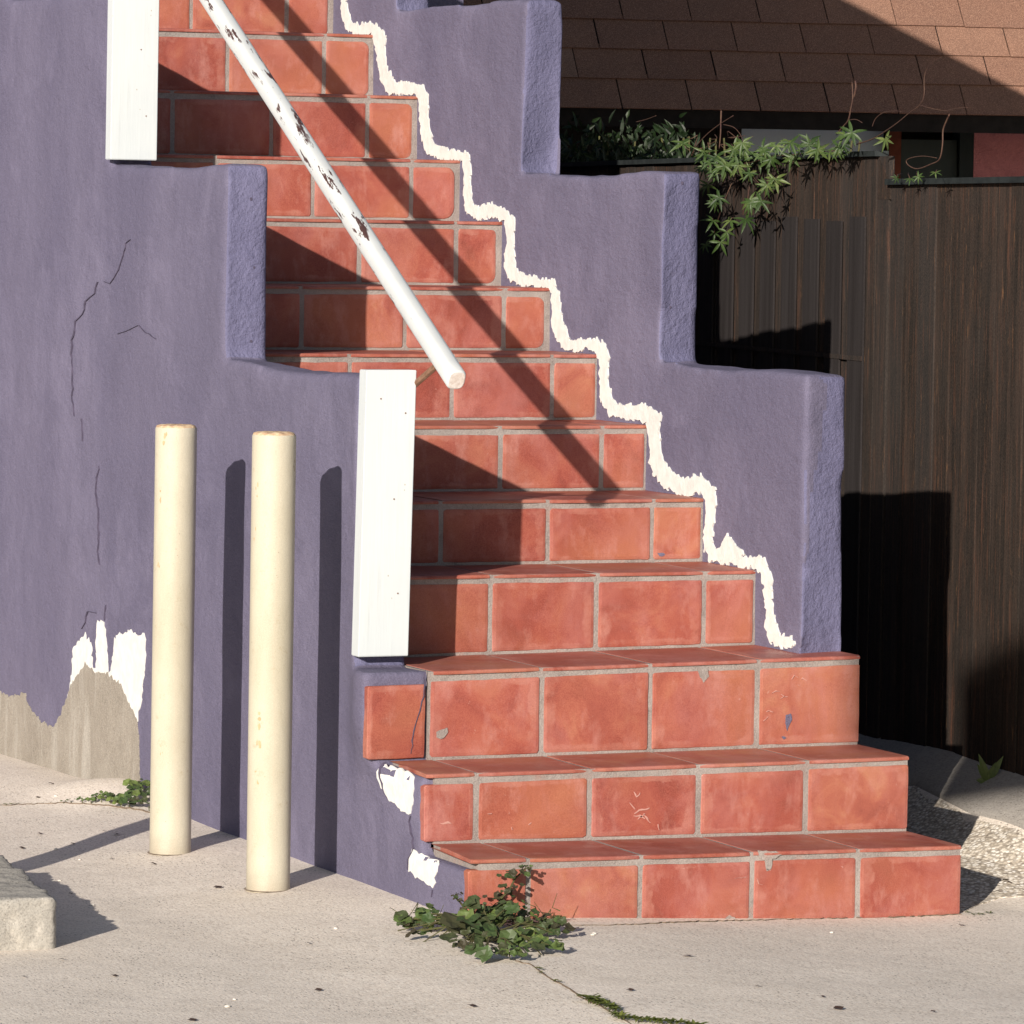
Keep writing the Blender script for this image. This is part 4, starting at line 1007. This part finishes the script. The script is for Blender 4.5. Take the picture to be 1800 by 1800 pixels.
weed('moss_tuft', [(1702+i*8, 1608+random.uniform(-3, 3), .010, 12, .6) for i in range(6)], 'little olive moss tuft at the right corner of the lowest step', MOSS, False, 'moss')
# sprout before the fence
sp = fpx(1738, 1338, .05); sp.z = gh(sp.x, sp.y); rt = empty('sprout', sp, 'young weed with long upright leaves at the foot of the dark fence', 'weed')
m = MB()
for dx, dz, ln in ((-.35, 1, .085), (-.55, .9, .06), (.42, .8, .085), (.25, .75, .06), (-1, .15, .035), (.9, .2, .035)):
    blade(m, sp, (R0*dx + ZZ*dz + TOCAM*.15), TOCAM+ZZ*.3, ln, .022, random.uniform(.5, .9), .2, 5)
ob(rt, m.build('leaves', LEAF)); ms = MB(); ms.tube([sp-ZZ*.04, sp+ZZ*.006], .002, 5); ob(rt, ms.build('stem', WSTEM))

# ------------------------------------------------------------------ sidewalk crack, joint and litter
def gconv(P): return [ground_at(*p).to_2d() for p in P]
def gcrack(pts, w, label):
    P = []
    o = crack(pts, lambda x, y, off: (x, y, gh(x, y)+off), gconv, None, w, CRACKG, .0025); o.name = 'sidewalk_crack'; return tag(o, label, 'crack', kind='structure')
CRACKG = mat_simple('sidewalk crack dirt', (.10, .07, .05), (.20, .15, .11), 60, .95, .2)
gcrack([(905,1690),(935,1697),(950,1710),(975,1725),(1000,1738),(1025,1755),(1060,1772),(1095,1792),(1110,1802)], 1.7, 'dark crack running from the weed clump to the bottom edge')
gcrack([(-10,1416),(60,1414),(110,1411),(190,1416),(250,1424),(300,1440)], 1.2, 'fine joint crossing the sidewalk at the left')
gcrack([(985,1628),(1100,1626),(1220,1620),(1330,1618),(1450,1615),(1560,1613),(1690,1608)], 1.6, 'thin dark gap along the foot of the lowest step')
base_leaf = None
spots = [(38,1492),(128,1485),(70,1467),(182,1462),(195,1511),(270,1520),(124,1573),(383,1561),(201,1717),(42,1719),(110,1688),(543,1660),(338,1795),(1446,1754),(1474,1774),(1333,1736),(1210,1682),(1690,1628),(1480,1452),(1775,1553),(1768,1548),(205,1468),(1108,1742),(1640,1780),(560,1742),(830,1770),(290,1400),(90,1379),(66,1403)]
m = MB(); K = 8
m.add([(0, 0, .0022)] + [(math.cos(2*math.pi*k/K)*.011*(1.2 if k % 4 == 0 else .8), math.sin(2*math.pi*k/K)*.009, .0015+.0008*(k % 3)) for k in range(K)], [(0, k+1, (k+1) % K+1) for k in range(K)])
base_leaf = m.build('dry_leaf', DRY)
for i, (x, y) in enumerate(spots):
    o = base_leaf if i == 0 else base_leaf.copy()
    if i: COL.objects.link(o)
    p = ground_at(x, y); o.location = (p.x, p.y, p.z+.002); s_ = random.uniform(.5, 1.15); o.scale = (s_, s_*random.uniform(.8, 1.6), 1); o.rotation_euler = (random.uniform(-.15, .15), random.uniform(-.15, .15), random.uniform(-.6, .4))
    tag(o, 'tiny dark dry leaf scrap lying on the concrete', 'leaf', 'dry leaf scraps scattered on the sidewalk')
bm = bmesh.new(); bmesh.ops.create_icosphere(bm, subdivisions=2, radius=.007)
for v in bm.verts: v.co *= 1+.3*noise.noise(v.co*120); v.co.z *= .5
chip0 = from_bm('stone_chip', bm, PEBW)
for i, (x, y) in enumerate([(163,1592),(98,1494),(1045,1642),(1042,1644),(412,1758),(140,1512),(105,1549),(81,1345),(88,1347),(400,1770),(98,1400),(1462,1640),(590,1633)]):
    o = chip0 if i == 0 else chip0.copy()
    if i: COL.objects.link(o)
    p = ground_at(x, y); o.location = (p.x, p.y, p.z+.002); s_ = random.uniform(.4, 1.0); o.scale = (s_, s_, s_); o.rotation_euler = (0, 0, random.uniform(0, 6))
    tag(o, 'small pale chip of filler lying on the concrete', 'stone', 'pale stone chips scattered on the sidewalk')
# moulding cove of paint drips is left to the stucco itself
bpy.context.view_layer.update()
